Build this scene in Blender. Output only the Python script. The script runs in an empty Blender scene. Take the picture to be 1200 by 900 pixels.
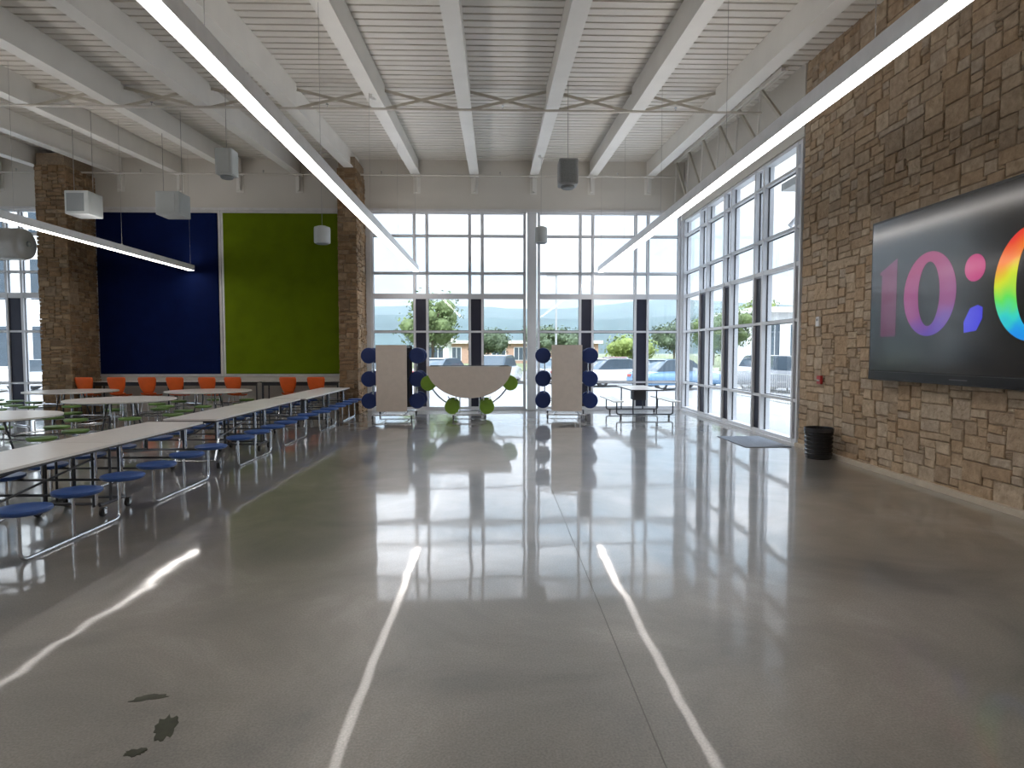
import bpy, math, random
from mathutils import Matrix, Vector, Euler
PI = math.pi
R = math.radians
S = bpy.context.scene
COL = S.collection
rnd = random.Random(7)

# ------------------------------------------------------------------ materials
def new_mat(name):
    m = bpy.data.materials.new(name); m.use_nodes = True
    nt = m.node_tree; nt.nodes.clear()
    out = nt.nodes.new('ShaderNodeOutputMaterial')
    return m, nt, out

def N(nt, t, **kw):
    n = nt.nodes.new(t)
    for k, v in kw.items(): setattr(n, k, v)
    return n

def ramp(nt, stops):
    r = nt.nodes.new('ShaderNodeValToRGB')
    el = r.color_ramp.elements
    while len(el) < len(stops): el.new(0.5)
    for e, (p, c) in zip(el, stops):
        e.position = p; e.color = (c[0], c[1], c[2], 1) if not isinstance(c, (int, float)) else (c, c, c, 1)
    return r

def pbr(name, col, rough=0.5, metal=0.0, noise=0.06, nscale=6.0, bump=0.0, bscale=40.0, coat=0.0, spec=0.5, rvar=0.0):
    """principled with a soft procedural variation of tone"""
    m, nt, out = new_mat(name)
    b = N(nt, 'ShaderNodeBsdfPrincipled')
    tc = N(nt, 'ShaderNodeTexCoord')
    no = N(nt, 'ShaderNodeTexNoise'); no.inputs['Scale'].default_value = nscale; no.inputs['Detail'].default_value = 4
    nt.links.new(tc.outputs['Object'], no.inputs['Vector'])
    lo = [c * (1 - noise) for c in col]; hi = [min(1, c * (1 + noise)) for c in col]
    rp = ramp(nt, [(0.3, lo), (0.7, hi)])
    nt.links.new(no.outputs['Fac'], rp.inputs['Fac'])
    nt.links.new(rp.outputs['Color'], b.inputs['Base Color'])
    b.inputs['Roughness'].default_value = rough; b.inputs['Metallic'].default_value = metal
    b.inputs['Specular IOR Level'].default_value = spec
    if coat: b.inputs['Coat Weight'].default_value = coat; b.inputs['Coat Roughness'].default_value = 0.08
    if bump:
        n2 = N(nt, 'ShaderNodeTexNoise'); n2.inputs['Scale'].default_value = bscale; n2.inputs['Detail'].default_value = 3
        nt.links.new(tc.outputs['Object'], n2.inputs['Vector'])
        bp = N(nt, 'ShaderNodeBump'); bp.inputs['Strength'].default_value = bump; bp.inputs['Distance'].default_value = 0.02
        nt.links.new(n2.outputs['Fac'], bp.inputs['Height']); nt.links.new(bp.outputs['Normal'], b.inputs['Normal'])
    nt.links.new(b.outputs['BSDF'], out.inputs['Surface'])
    return m

def emit(name, col, strength):
    m, nt, out = new_mat(name)
    e = N(nt, 'ShaderNodeEmission'); e.inputs['Color'].default_value = (*col, 1); e.inputs['Strength'].default_value = strength
    nt.links.new(e.outputs[0], out.inputs['Surface'])
    return m

def glass_mat():
    m, nt, out = new_mat('window_glass')
    tr = N(nt, 'ShaderNodeBsdfTransparent'); tr.inputs['Color'].default_value = (0.97, 0.98, 0.98, 1)
    gl = N(nt, 'ShaderNodeBsdfGlossy'); gl.inputs['Roughness'].default_value = 0.02
    lw = N(nt, 'ShaderNodeFresnel'); ge = N(nt, 'ShaderNodeNewGeometry')
    io = N(nt, 'ShaderNodeMapRange'); io.inputs['To Min'].default_value = 1.38; io.inputs['To Max'].default_value = 1 / 1.38
    nt.links.new(ge.outputs['Backfacing'], io.inputs['Value']); nt.links.new(io.outputs[0], lw.inputs['IOR'])
    mx = N(nt, 'ShaderNodeMixShader')
    nt.links.new(lw.outputs[0], mx.inputs[0]); nt.links.new(tr.outputs[0], mx.inputs[1]); nt.links.new(gl.outputs[0], mx.inputs[2])
    nt.links.new(mx.outputs[0], out.inputs['Surface'])
    return m

def stone_mat(name, tones, mortar_dark=0.5):
    m, nt, out = new_mat(name)
    b = N(nt, 'ShaderNodeBsdfPrincipled'); b.inputs['Roughness'].default_value = 0.9; b.inputs['Specular IOR Level'].default_value = 0.15
    g = N(nt, 'ShaderNodeNewGeometry'); tc = N(nt, 'ShaderNodeTexCoord')
    n_ = len(tones)
    rp = ramp(nt, [(i / (n_ - 1), t) for i, t in enumerate(tones)])
    nt.links.new(g.outputs['Random Per Island'], rp.inputs['Fac'])
    no = N(nt, 'ShaderNodeTexNoise'); no.inputs['Scale'].default_value = 9; no.inputs['Detail'].default_value = 8; no.inputs['Roughness'].default_value = 0.65
    nt.links.new(tc.outputs['Object'], no.inputs['Vector'])
    r2 = ramp(nt, [(0.3, (0.66, 0.62, 0.57)), (0.7, (1.15, 1.12, 1.08))])
    nt.links.new(no.outputs['Fac'], r2.inputs['Fac'])
    mx = N(nt, 'ShaderNodeMix'); mx.data_type = 'RGBA'; mx.blend_type = 'MULTIPLY'; mx.inputs[0].default_value = 1
    nt.links.new(rp.outputs['Color'], mx.inputs[6]); nt.links.new(r2.outputs['Color'], mx.inputs[7])
    nt.links.new(mx.outputs[2], b.inputs['Base Color'])
    n2 = N(nt, 'ShaderNodeTexNoise'); n2.inputs['Scale'].default_value = 22; n2.inputs['Detail'].default_value = 6
    nt.links.new(tc.outputs['Object'], n2.inputs['Vector'])
    bp = N(nt, 'ShaderNodeBump'); bp.inputs['Strength'].default_value = 0.55; bp.inputs['Distance'].default_value = 0.03
    nt.links.new(n2.outputs['Fac'], bp.inputs['Height']); nt.links.new(bp.outputs['Normal'], b.inputs['Normal'])
    nt.links.new(b.outputs['BSDF'], out.inputs['Surface'])
    return m

def floor_mat():
    m, nt, out = new_mat('polished_concrete')
    b = N(nt, 'ShaderNodeBsdfPrincipled'); tc = N(nt, 'ShaderNodeTexCoord')
    # clouded tone
    n1 = N(nt, 'ShaderNodeTexNoise'); n1.inputs['Scale'].default_value = 0.75; n1.inputs['Detail'].default_value = 9; n1.inputs['Roughness'].default_value = 0.62; n1.inputs['Distortion'].default_value = 0.6
    nt.links.new(tc.outputs['Object'], n1.inputs['Vector'])
    rp = ramp(nt, [(0.32, (0.115, 0.110, 0.104)), (0.45, (0.170, 0.158, 0.142)), (0.56, (0.215, 0.198, 0.176)), (0.70, (0.30, 0.285, 0.265))])
    nt.links.new(n1.outputs['Fac'], rp.inputs['Fac'])
    # fine speckle of the aggregate
    n2 = N(nt, 'ShaderNodeTexNoise'); n2.inputs['Scale'].default_value = 90; n2.inputs['Detail'].default_value = 3
    nt.links.new(tc.outputs['Object'], n2.inputs['Vector'])
    r2 = ramp(nt, [(0.35, 0.80), (0.65, 1.18)])
    nt.links.new(n2.outputs['Fac'], r2.inputs['Fac'])
    mx = N(nt, 'ShaderNodeMix'); mx.data_type = 'RGBA'; mx.blend_type = 'MULTIPLY'; mx.inputs[0].default_value = 1
    nt.links.new(rp.outputs['Color'], mx.inputs[6]); nt.links.new(r2.outputs['Color'], mx.inputs[7])
    nt.links.new(mx.outputs[2], b.inputs['Base Color'])
    # roughness: the slab beyond the saw cut is polished finer than the worn one in front
    sx = N(nt, 'ShaderNodeSeparateXYZ'); nt.links.new(tc.outputs['Object'], sx.inputs[0])
    st = N(nt, 'ShaderNodeMapRange'); st.inputs['From Min'].default_value = 3.6; st.inputs['From Max'].default_value = 6.0
    st.inputs['To Min'].default_value = 0.42; st.inputs['To Max'].default_value = 0.37
    nt.links.new(sx.outputs['Y'], st.inputs['Value'])
    n3 = N(nt, 'ShaderNodeTexNoise'); n3.inputs['Scale'].default_value = 1.3; n3.inputs['Detail'].default_value = 6
    nt.links.new(tc.outputs['Object'], n3.inputs['Vector'])
    ad = N(nt, 'ShaderNodeMath', operation='MULTIPLY_ADD'); ad.inputs[1].default_value = 0.14; 
    nt.links.new(n3.outputs['Fac'], ad.inputs[0]); nt.links.new(st.outputs[0], ad.inputs[2])
    sb = N(nt, 'ShaderNodeMath', operation='SUBTRACT'); sb.inputs[1].default_value = 0.07
    nt.links.new(ad.outputs[0], sb.inputs[0]); nt.links.new(sb.outputs[0], b.inputs['Roughness'])
    b.inputs['Specular IOR Level'].default_value = 1.0
    b.inputs['Coat IOR'].default_value = 1.75; cr = N(nt, 'ShaderNodeMapRange'); cr.inputs['From Min'].default_value = 3.8; cr.inputs['From Max'].default_value = 6.0
    cr.inputs['To Min'].default_value = 0.042; cr.inputs['To Max'].default_value = 0.058
    nt.links.new(sx.outputs['Y'], cr.inputs['Value']); nt.links.new(cr.outputs[0], b.inputs['Coat Roughness'])
    cw = N(nt, 'ShaderNodeMapRange'); cw.inputs['From Min'].default_value = 3.9; cw.inputs['From Max'].default_value = 5.6
    cw.inputs['To Min'].default_value = 0.16; cw.inputs['To Max'].default_value = 1.0; cw.interpolation_type = 'SMOOTHSTEP'
    nt.links.new(sx.outputs['Y'], cw.inputs['Value']); nt.links.new(cw.outputs[0], b.inputs['Coat Weight'])
    # slow waviness of the trowelled surface
    n4 = N(nt, 'ShaderNodeTexNoise'); n4.inputs['Scale'].default_value = 1.6; n4.inputs['Detail'].default_value = 1.5
    nt.links.new(tc.outputs['Object'], n4.inputs['Vector'])
    bp = N(nt, 'ShaderNodeBump'); bp.inputs['Strength'].default_value = 0.35; bp.inputs['Distance'].default_value = 0.007
    nt.links.new(n4.outputs['Fac'], bp.inputs['Height']); nt.links.new(bp.outputs['Normal'], b.inputs['Normal']); nt.links.new(bp.outputs['Normal'], b.inputs['Coat Normal'])
    nt.links.new(b.outputs['BSDF'], out.inputs['Surface'])
    return m

def screen_digit_mat(name, stops, strength, z0, z1, wav=0.25):
    m, nt, out = new_mat(name)
    tc = N(nt, 'ShaderNodeTexCoord'); sx = N(nt, 'ShaderNodeSeparateXYZ'); nt.links.new(tc.outputs['Object'], sx.inputs[0])
    no = N(nt, 'ShaderNodeTexNoise'); no.inputs['Scale'].default_value = 1.6; no.inputs['Detail'].default_value = 1; no.inputs['Distortion'].default_value = 1.5
    nt.links.new(tc.outputs['Object'], no.inputs['Vector'])
    mr = N(nt, 'ShaderNodeMapRange'); mr.inputs['From Min'].default_value = z0; mr.inputs['From Max'].default_value = z1
    # diagonal sweep: z plus a little of y
    ma = N(nt, 'ShaderNodeMath', operation='MULTIPLY_ADD'); ma.inputs[1].default_value = 0.28
    nt.links.new(sx.outputs['Y'], ma.inputs[0]); nt.links.new(sx.outputs['Z'], ma.inputs[2])
    nt.links.new(ma.outputs[0], mr.inputs['Value'])
    ad = N(nt, 'ShaderNodeMath', operation='MULTIPLY_ADD'); ad.inputs[1].default_value = wav
    nt.links.new(no.outputs['Fac'], ad.inputs[0]); nt.links.new(mr.outputs[0], ad.inputs[2])
    su = N(nt, 'ShaderNodeMath', operation='SUBTRACT'); su.inputs[1].default_value = wav / 2
    nt.links.new(ad.outputs[0], su.inputs[0])
    rp = ramp(nt, stops); nt.links.new(su.outputs[0], rp.inputs['Fac'])
    e = N(nt, 'ShaderNodeEmission'); e.inputs['Strength'].default_value = strength
    nt.links.new(rp.outputs['Color'], e.inputs['Color'])
    g = N(nt, 'ShaderNodeBsdfGlossy'); g.inputs['Roughness'].default_value = 0.12; g.inputs['Color'].default_value = (0.10, 0.10, 0.10, 1)
    a = N(nt, 'ShaderNodeAddShader'); nt.links.new(e.outputs[0], a.inputs[0]); nt.links.new(g.outputs[0], a.inputs[1])
    nt.links.new(a.outputs[0], out.inputs['Surface'])
    return m

M = {}
M['floor'] = floor_mat()
M['joint'] = pbr('joint_filler', (0.12, 0.112, 0.102), 0.5)
M['stain'] = pbr('damp_stain', (0.035, 0.038, 0.022), 0.3, noise=0.4, nscale=20)
M['deck'] = pbr('painted_deck', (0.62, 0.59, 0.54), 0.55, noise=0.04, nscale=1.2)
M['beam'] = pbr('painted_steel', (0.70, 0.68, 0.64), 0.45, noise=0.05, nscale=1.5)
M['brace'] = pbr('painted_angle', (0.50, 0.47, 0.40), 0.5)
M['pipe'] = pbr('painted_pipe', (0.55, 0.52, 0.47), 0.4)
M['wall'] = pbr('painted_wall', (0.60, 0.57, 0.52), 0.75, noise=0.03, nscale=0.8, bump=0.05, bscale=60)
M['wall_rear'] = pbr('rear_wall_paint', (0.42, 0.38, 0.33), 0.8, noise=0.04, nscale=0.7)
M['stone'] = stone_mat('ashlar_stone', [(0.40, 0.295, 0.20), (0.47, 0.36, 0.255), (0.36, 0.285, 0.215), (0.50, 0.40, 0.295), (0.42, 0.31, 0.21), (0.44, 0.37, 0.30), (0.52, 0.425, 0.32)])
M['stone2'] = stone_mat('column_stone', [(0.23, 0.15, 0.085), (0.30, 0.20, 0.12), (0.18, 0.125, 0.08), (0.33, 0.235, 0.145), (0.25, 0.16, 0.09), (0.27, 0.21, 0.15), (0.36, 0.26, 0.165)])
M['mortar'] = pbr('mortar', (0.25, 0.185, 0.125), 0.95, noise=0.2, nscale=30)
M['frame'] = pbr('white_aluminium', (0.66, 0.67, 0.70), 0.4, noise=0.02)
M['gasket'] = pbr('dark_gasket', (0.03, 0.032, 0.04), 0.6)
M['glass'] = glass_mat()
M['navy'] = pbr('navy_infill', (0.012, 0.014, 0.035), 0.45, noise=0.1)
M['blue_panel'] = pbr('navy_fabric_panel', (0.0012, 0.0065, 0.048), 0.85, noise=0.12, nscale=3, bump=0.15, bscale=180, spec=0.1)
M['green_panel'] = pbr('green_fabric_panel', (0.115, 0.165, 0.003), 0.85, noise=0.10, nscale=2, bump=0.15, bscale=180, spec=0.1)
M['trim'] = pbr('pale_trim', (0.62, 0.61, 0.61), 0.5)
M['curb'] = pbr('pale_curb', (0.50, 0.43, 0.34), 0.7, noise=0.1)
M['lens'] = emit('light_lens', (1.0, 0.945, 0.90), 7.5)
M['uplens'] = emit('uplight_lens', (1.0, 0.95, 0.91), 5.5)
M['housing'] = pbr('lamp_housing', (0.90, 0.90, 0.92), 0.4)
M['cable'] = pbr('steel_cable', (0.35, 0.34, 0.33), 0.4, metal=0.6)
M['spk'] = pbr('speaker_shell', (0.50, 0.53, 0.53), 0.5, noise=0.03)
M['grille'] = pbr('speaker_grille', (0.24, 0.26, 0.27), 0.6, noise=0.15, nscale=70, bump=0.4, bscale=200)
M['duct'] = pbr('duct_metal', (0.42, 0.42, 0.41), 0.38, metal=0.5)
M['top'] = pbr('beige_laminate', (0.72, 0.69, 0.66), 0.28, noise=0.03, nscale=12)
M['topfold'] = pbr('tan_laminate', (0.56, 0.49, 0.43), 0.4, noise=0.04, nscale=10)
M['tedge'] = pbr('table_edge', (0.05, 0.045, 0.045), 0.5)
M['chrome'] = pbr('chromed_tube', (0.66, 0.68, 0.71), 0.22, metal=0.9, noise=0.02)
M['darktube'] = pbr('dark_tube', (0.06, 0.065, 0.075), 0.4, metal=0.4)
M['blue'] = pbr('blue_plastic', (0.035, 0.095, 0.32), 0.35, noise=0.06, nscale=10)
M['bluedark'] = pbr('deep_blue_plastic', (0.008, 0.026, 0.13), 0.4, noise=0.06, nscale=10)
M['green'] = pbr('green_plastic', (0.19, 0.34, 0.03), 0.4, noise=0.06, nscale=10)
M['gpale'] = pbr('sage_plastic', (0.16, 0.29, 0.07), 0.4, noise=0.06, nscale=10)
M['orange'] = pbr('orange_plastic', (0.74, 0.115, 0.015), 0.4, noise=0.05, nscale=8)
M['rubber'] = pbr('black_rubber', (0.015, 0.015, 0.016), 0.5)
M['binm'] = pbr('black_bin', (0.012, 0.012, 0.014), 0.22, noise=0.1)
M['liner'] = pbr('bin_liner', (0.03, 0.03, 0.034), 0.15, bump=0.5, bscale=20)
M['mat'] = pbr('grey_blue_mat', (0.20, 0.225, 0.27), 0.9, noise=0.12, nscale=30, bump=0.4, bscale=150)
M['red'] = pbr('red_plastic', (0.36, 0.02, 0.018), 0.4)
M['white'] = pbr('white_plastic', (0.75, 0.75, 0.74), 0.4)
M['bezel'] = pbr('black_bezel', (0.010, 0.010, 0.012), 0.3)
M['screen'] = pbr('dark_screen', (0.014, 0.015, 0.018), 0.16, noise=0.02, spec=1.0)

# ------------------------------------------------------------------ mesh helper
class MB:
    def __init__(s):
        s.v = []; s.f = []; s.m = []; s.sm = []
    def add(s, vs, fs, mi=0, smooth=False):
        o = len(s.v); s.v += [tuple(v) for v in vs]
        for f in fs:
            s.f.append([i + o for i in f]); s.m.append(mi); s.sm.append(smooth)
    def box(s, x0, x1, y0, y1, z0, z1, mi=0):
        vs = [(x0, y0, z0), (x1, y0, z0), (x1, y1, z0), (x0, y1, z0), (x0, y0, z1), (x1, y0, z1), (x1, y1, z1), (x0, y1, z1)]
        s.add(vs, [(0, 3, 2, 1), (4, 5, 6, 7), (0, 1, 5, 4), (1, 2, 6, 5), (2, 3, 7, 6), (3, 0, 4, 7)], mi)
        return s
    def hexa(s, vs, mi=0):
        s.add(vs, [(0, 3, 2, 1), (4, 5, 6, 7), (0, 1, 5, 4), (1, 2, 6, 5), (2, 3, 7, 6), (3, 0, 4, 7)], mi); return s
    def rbox(s, x0, x1, y0, y1, z0, z1, b=0.01, mi=0):
        """box with chamfered edges"""
        import bmesh
        bm = bmesh.new(); bmesh.ops.create_cube(bm, size=1)
        for v in bm.verts:
            v.co = Vector(((x0 + x1) / 2 + v.co.x * (x1 - x0), (y0 + y1) / 2 + v.co.y * (y1 - y0), (z0 + z1) / 2 + v.co.z * (z1 - z0)))
        bmesh.ops.bevel(bm, geom=list(bm.edges), offset=b, segments=2, affect='EDGES', profile=0.5)
        bm.verts.ensure_lookup_table()
        s.add([v.co[:] for v in bm.verts], [[v.index for v in f.verts] for f in bm.faces], mi)
        bm.free(); return s
    def bar(s, p0, p1, w, h, mi=0, up=(0, 0, 1)):
        p0 = Vector(p0); p1 = Vector(p1); d = (p1 - p0).normalized(); u = Vector(up)
        if abs(d.dot(u)) > 0.98: u = Vector((1, 0, 0))
        a = d.cross(u).normalized(); b = a.cross(d).normalized()
        vs = []
        for p in (p0, p1):
            for sa, sb in ((-1, -1), (1, -1), (1, 1), (-1, 1)):
                vs.append(p + a * sa * w / 2 + b * sb * h / 2)
        s.add(vs, [(0, 3, 2, 1), (4, 5, 6, 7), (0, 1, 5, 4), (1, 2, 6, 5), (2, 3, 7, 6), (3, 0, 4, 7)], mi); return s
    def tube(s, pts, r, n=8, mi=0, fillet=0.0, closed=False):
        pts = [Vector(p) for p in pts]
        if fillet:
            q = [pts[0]]
            for i in range(1, len(pts) - 1):
                a, b, c = pts[i - 1], pts[i], pts[i + 1]
                f = min(fillet, (b - a).length * .45, (c - b).length * .45)
                p = b + (a - b).normalized() * f; t = b + (c - b).normalized() * f
                for k in range(6):
                    u = k / 5; q.append(p * (1 - u) ** 2 + b * 2 * u * (1 - u) + t * u * u)
            q.append(pts[-1]); pts = q
        vs = []; prev = None; L = len(pts)
        for i, p in enumerate(pts):
            if closed: d = (pts[(i + 1) % L] - pts[i - 1]).normalized()
            elif i == 0: d = (pts[1] - p).normalized()
            elif i == L - 1: d = (p - pts[i - 1]).normalized()
            else: d = ((pts[i + 1] - p).normalized() + (p - pts[i - 1]).normalized()).normalized()
            if prev is None:
                u = Vector((0, 0, 1)) if abs(d.z) < .9 else Vector((1, 0, 0))
                a = d.cross(u).normalized()
            else:
                a = (prev - d * prev.dot(d)).normalized()
            prev = a; b = d.cross(a)
            for k in range(n):
                t = 2 * PI * k / n; vs.append(p + a * math.cos(t) * r + b * math.sin(t) * r)
        fs = []
        for i in range(L - (0 if closed else 1)):
            j = (i + 1) % L
            for k in range(n):
                k2 = (k + 1) % n
                fs.append((i * n + k, i * n + k2, j * n + k2, j * n + k))
        if not closed:
            fs.append(tuple(range(n))[::-1]); fs.append(tuple((L - 1) * n + k for k in range(n)))
        s.add(vs, fs, mi, True); return s
    def lathe(s, prof, c=(0, 0, 0), n=24, mi=0, axis='z', sx=1.0, sy=1.0, smooth=True):
        """prof: list of (radius, height)"""
        vs = []; fs = []
        for (r, h) in prof:
            for k in range(n):
                t = 2 * PI * k / n; a = math.cos(t) * r * sx; b = math.sin(t) * r * sy
                v = {'z': (a, b, h), 'x': (h, a, b), 'y': (b, h, a)}[axis]
                vs.append((v[0] + c[0], v[1] + c[1], v[2] + c[2]))
        for i in range(len(prof) - 1):
            for k in range(n):
                k2 = (k + 1) % n; fs.append((i * n + k, i * n + k2, (i + 1) * n + k2, (i + 1) * n + k))
        fs.append(tuple(range(n))[::-1]); fs.append(tuple((len(prof) - 1) * n + k for k in range(n)))
        s.add(vs, fs, mi, smooth); return s
    def prism(s, poly, a0, a1, axis='z', mi=0, side_mi=None):
        """poly of 2-D points extruded along axis (z: (x,y); x: (y,z); y: (x,z))"""
        n = len(poly); side_mi = mi if side_mi is None else side_mi
        def P(p, a): return {'z': (p[0], p[1], a), 'x': (a, p[0], p[1]), 'y': (p[0], a, p[1])}[axis]
        vs = [P(p, a0) for p in poly] + [P(p, a1) for p in poly]
        s.add(vs, [tuple(range(n))[::-1], tuple(range(n, 2 * n))], mi)
        o = len(s.v) - 2 * n
        for i in range(n):
            j = (i + 1) % n; s.f.append([o + i, o + j, o + n + j, o + n + i]); s.m.append(side_mi); s.sm.append(False)
        return s
    def build(s, name, mats, parent=None, M4=None, fix=True):
        me = bpy.data.meshes.new(name); me.from_pydata(s.v, [], s.f)
        if not isinstance(mats, (list, tuple)): mats = [mats]
        for m in mats: me.materials.append(m)
        me.polygons.foreach_set('material_index', s.m); me.polygons.foreach_set('use_smooth', s.sm)
        me.update()
        if fix and len(s.f) < 60000:
            import bmesh
            bm = bmesh.new(); bm.from_mesh(me); bmesh.ops.recalc_face_normals(bm, faces=bm.faces); bm.to_mesh(me); bm.free()
        if any(s.sm):
            try: me.set_sharp_from_angle(angle=R(40))
            except Exception: pass
        o = bpy.data.objects.new(name, me); COL.objects.link(o)
        if parent: o.parent = parent
        if M4 is not None: o.matrix_basis = M4
        return o

def tag(o, label=None, cat=None, group=None, kind=None):
    if label: o['label'] = label
    if cat: o['category'] = cat
    if group: o['group'] = group
    if kind: o['kind'] = kind
    return o

def thing(name, label, cat, loc=(0, 0, 0), rz=0.0, group=None):
    o = bpy.data.objects.new(name, None); COL.objects.link(o)
    o.location = loc; o.rotation_euler = (0, 0, rz); o.empty_display_size = 0.1
    return tag(o, label, cat, group)

def dup(root, loc, rz=0.0, label=None, group=None, scale=None):
    r = root.copy(); COL.objects.link(r); r.location = loc; r.rotation_euler = (0, 0, rz)
    if label: r['label'] = label
    if group: r['group'] = group
    if scale: r.scale = scale
    for ch in list(root.children):
        c = ch.copy(); COL.objects.link(c); c.parent = r
        for g in list(ch.children):
            d = g.copy(); COL.objects.link(d); d.parent = c
    return r

def struct(o): o['kind'] = 'structure'; return o

# ------------------------------------------------------------------ dimensions (metres; camera stands at x=0,y=0)
XR, YB, XL, YF = 5.38, 18.1, -17.0, -7.0
def zbeam(y): return 5.65 + 0.054 * y        # underside of the beams
def zdeck(y): return zbeam(y) + 0.47

# ------------------------------------------------------------------ floor
b = MB(); b.box(XL - .3, XR + .3, YF - .3, YB + .1, -0.25, 0.0)
struct(b.build('floor', M['floor']))
b = MB(); b.box(0.697, 0.702, YF, YB - .1, 0.0, 0.0012)
struct(b.build('trim_1', M['joint']))

def blob(cx, cy, pts, z=0.0015):
    b = MB(); n = len(pts)
    vs = [(cx + p[0], cy + p[1], z) for p in pts] + [(cx + p[0] * 1.02, cy + p[1] * 1.02, 0.0) for p in pts]
    b.add(vs, [tuple(range(n))] + [(i, (i + 1) % n, n + (i + 1) % n, n + i) for i in range(n)])
    return b
def ragged(rx, ry, seed, n=26, ang=0.0):
    rr = random.Random(seed); out = []
    for k in range(n):
        t = 2 * PI * k / n; q = 0.62 + 0.45 * rr.random()
        x = math.cos(t) * rx * q; y = math.sin(t) * ry * q
        out.append((x * math.cos(ang) - y * math.sin(ang), x * math.sin(ang) + y * math.cos(ang)))
    return out
for (cx, cy, rx, ry, sd, an, lab) in [
    (-1.49, 2.80, .055, .115, 3, 0.3, 'largest dark damp stain on the polished concrete floor, front left'),
    (-1.70, 3.05, .10, .03, 4, 0.25, 'thin dark smear on the floor just beyond the largest damp stain'),
    (-1.53, 2.62, .05, .03, 5, 0.3, 'small dark spot on the floor, closest of the stains to the camera')]:
    o = blob(cx, cy, ragged(rx, ry, sd, ang=an)).build('floor_stain', M['stain']); tag(o, lab, 'stain', 'damp stains on the floor')

# ------------------------------------------------------------------ ceiling deck with flutes running across
b = MB(); prof = []
y = YF - 0.3; pitch = 0.215
while y < YB + 0.25:
    dp = .06 if y < 12.3 else .022                     # shallower deck profile in the far bay
    prof += [(y, 0), (y + pitch - .05, 0), (y + pitch - .042, dp), (y + pitch - .008, dp)]; y += pitch
x0, x1 = XL - .3, XR + .3
vs = []; 
for (yy, dz) in prof: vs += [(x0, yy, zdeck(yy) + dz), (x1, yy, zdeck(yy) + dz)]
fs = [(2 * i, 2 * i + 1, 2 * i + 3, 2 * i + 2) for i in range(len(prof) - 1)]
b.add(vs, fs)
ya, yb_ = prof[0][0], prof[-1][0]
b.hexa([(x0, ya, zdeck(ya) + .07), (x1, ya, zdeck(ya) + .07), (x1, yb_, zdeck(yb_) + .07), (x0, yb_, zdeck(yb_) + .07),
        (x0, ya, zdeck(ya) + .3), (x1, ya, zdeck(ya) + .3), (x1, yb_, zdeck(yb_) + .3), (x0, yb_, zdeck(yb_) + .3)])
struct(b.build('ceiling', M['deck'], fix=False))

# ------------------------------------------------------------------ beams
YS = 12.3
def sbox(b, xa, xb, ya, yb, d0, d1):
    z = zbeam
    b.hexa([(xa, ya, z(ya) + d0), (xb, ya, z(ya) + d0), (xb, yb, z(yb) + d0), (xa, yb, z(yb) + d0),
            (xa, ya, z(ya) + d1), (xb, ya, z(ya) + d1), (xb, yb, z(yb) + d1), (xa, yb, z(yb) + d1)])
beams = [-15.4, -13.75, -12.1, -10.45, -8.8, -7.15, -5.5, -3.87, -2.2, -0.57, 1.10, 2.75, 4.38]
blab = {4.38: 'white steel roof beam closest to the right stone wall', 2.75: 'white steel roof beam, second from the right stone wall',
        1.10: 'white steel roof beam, third from the right stone wall, right of the picture centre', -0.57: 'white steel roof beam just left of the picture centre, fourth from the right stone wall',
        -2.2: 'white steel roof beam, fifth from the right stone wall, over the left window bay', -3.87: 'white steel roof beam that ends at the narrow stone column',
        -5.5: 'white steel roof beam above the green wall panel, next left of the narrow stone column', -7.15: 'white steel roof beam reaching the wall above the gap between the blue and green panels',
        -8.8: 'white steel roof beam above the right half of the blue wall panel', -10.45: 'white steel roof beam above the left half of the blue wall panel',
        -12.1: 'white steel roof beam that runs into the wide left stone column', -13.75: 'white steel roof beam over the far left window',
        -15.4: 'white steel roof beam furthest to the left of the hall'}
for bx in beams:
    t = thing('roof_beam', blab[bx], 'beam', (bx, 0, 0), group='white steel beams under the roof deck')
    w = MB(); sbox(w, -.105, .105, YF - .1, YS, .03, .468); w.build('beam_casing', M['beam'], t)
    w = MB(); sbox(w, -.05, .05, YS + .003, YB - .02, .025, .468); w.build('web', M['beam'], t)
    w = MB(); sbox(w, -.125, .125, YF - .1, YB - .02, 0, .028); w.build('bottom_flange', M['beam'], t)
    w = MB(); w.box(-.03, .03, YB - .14, YB - .015, zbeam(YB) - .42, zbeam(YB) - .01); w.box(-.10, .10, YB - .02, YB - .003, zbeam(YB) - .46, zbeam(YB) - .01)
    w.build('seat_bracket', M['beam'], t)
# cross bracing between beams, one X per bay
bl = sorted(beams)
desc = ['furthest left', 'second from the left', 'third from the left', 'fourth from the left', 'above the left part of the blue panel', 'above the middle of the blue panel', 'above the left part of the green panel',
        'above the right part of the green panel', 'next left of the left window bay', 'over the left window bay', 'in the middle bay of the ceiling', 'over the right window bay']
for i in range(len(bl) - 1):
    xa, xb = bl[i] + .06, bl[i + 1] - .06
    yb = 12.45
    t = thing('cross_brace', 'pale X shaped steel brace between roof beams, ' + desc[i], 'brace', ((xa + xb) / 2, yb, 0), group='X braces between the roof beams')
    hw = (xb - xa) / 2
    for s_ in (-1, 1):
        w = MB(); w.bar((-hw * s_, s_ * .02, zbeam(yb) + .42), (hw * s_, s_ * .02, zbeam(yb) + .05), .012, .055)
        w.bar((-hw * s_, s_ * .02 + .02, zbeam(yb) + .445), (hw * s_, s_ * .02 + .02, zbeam(yb) + .075), .05, .008)
        w.build('brace_bar', M['brace'], t)
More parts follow.
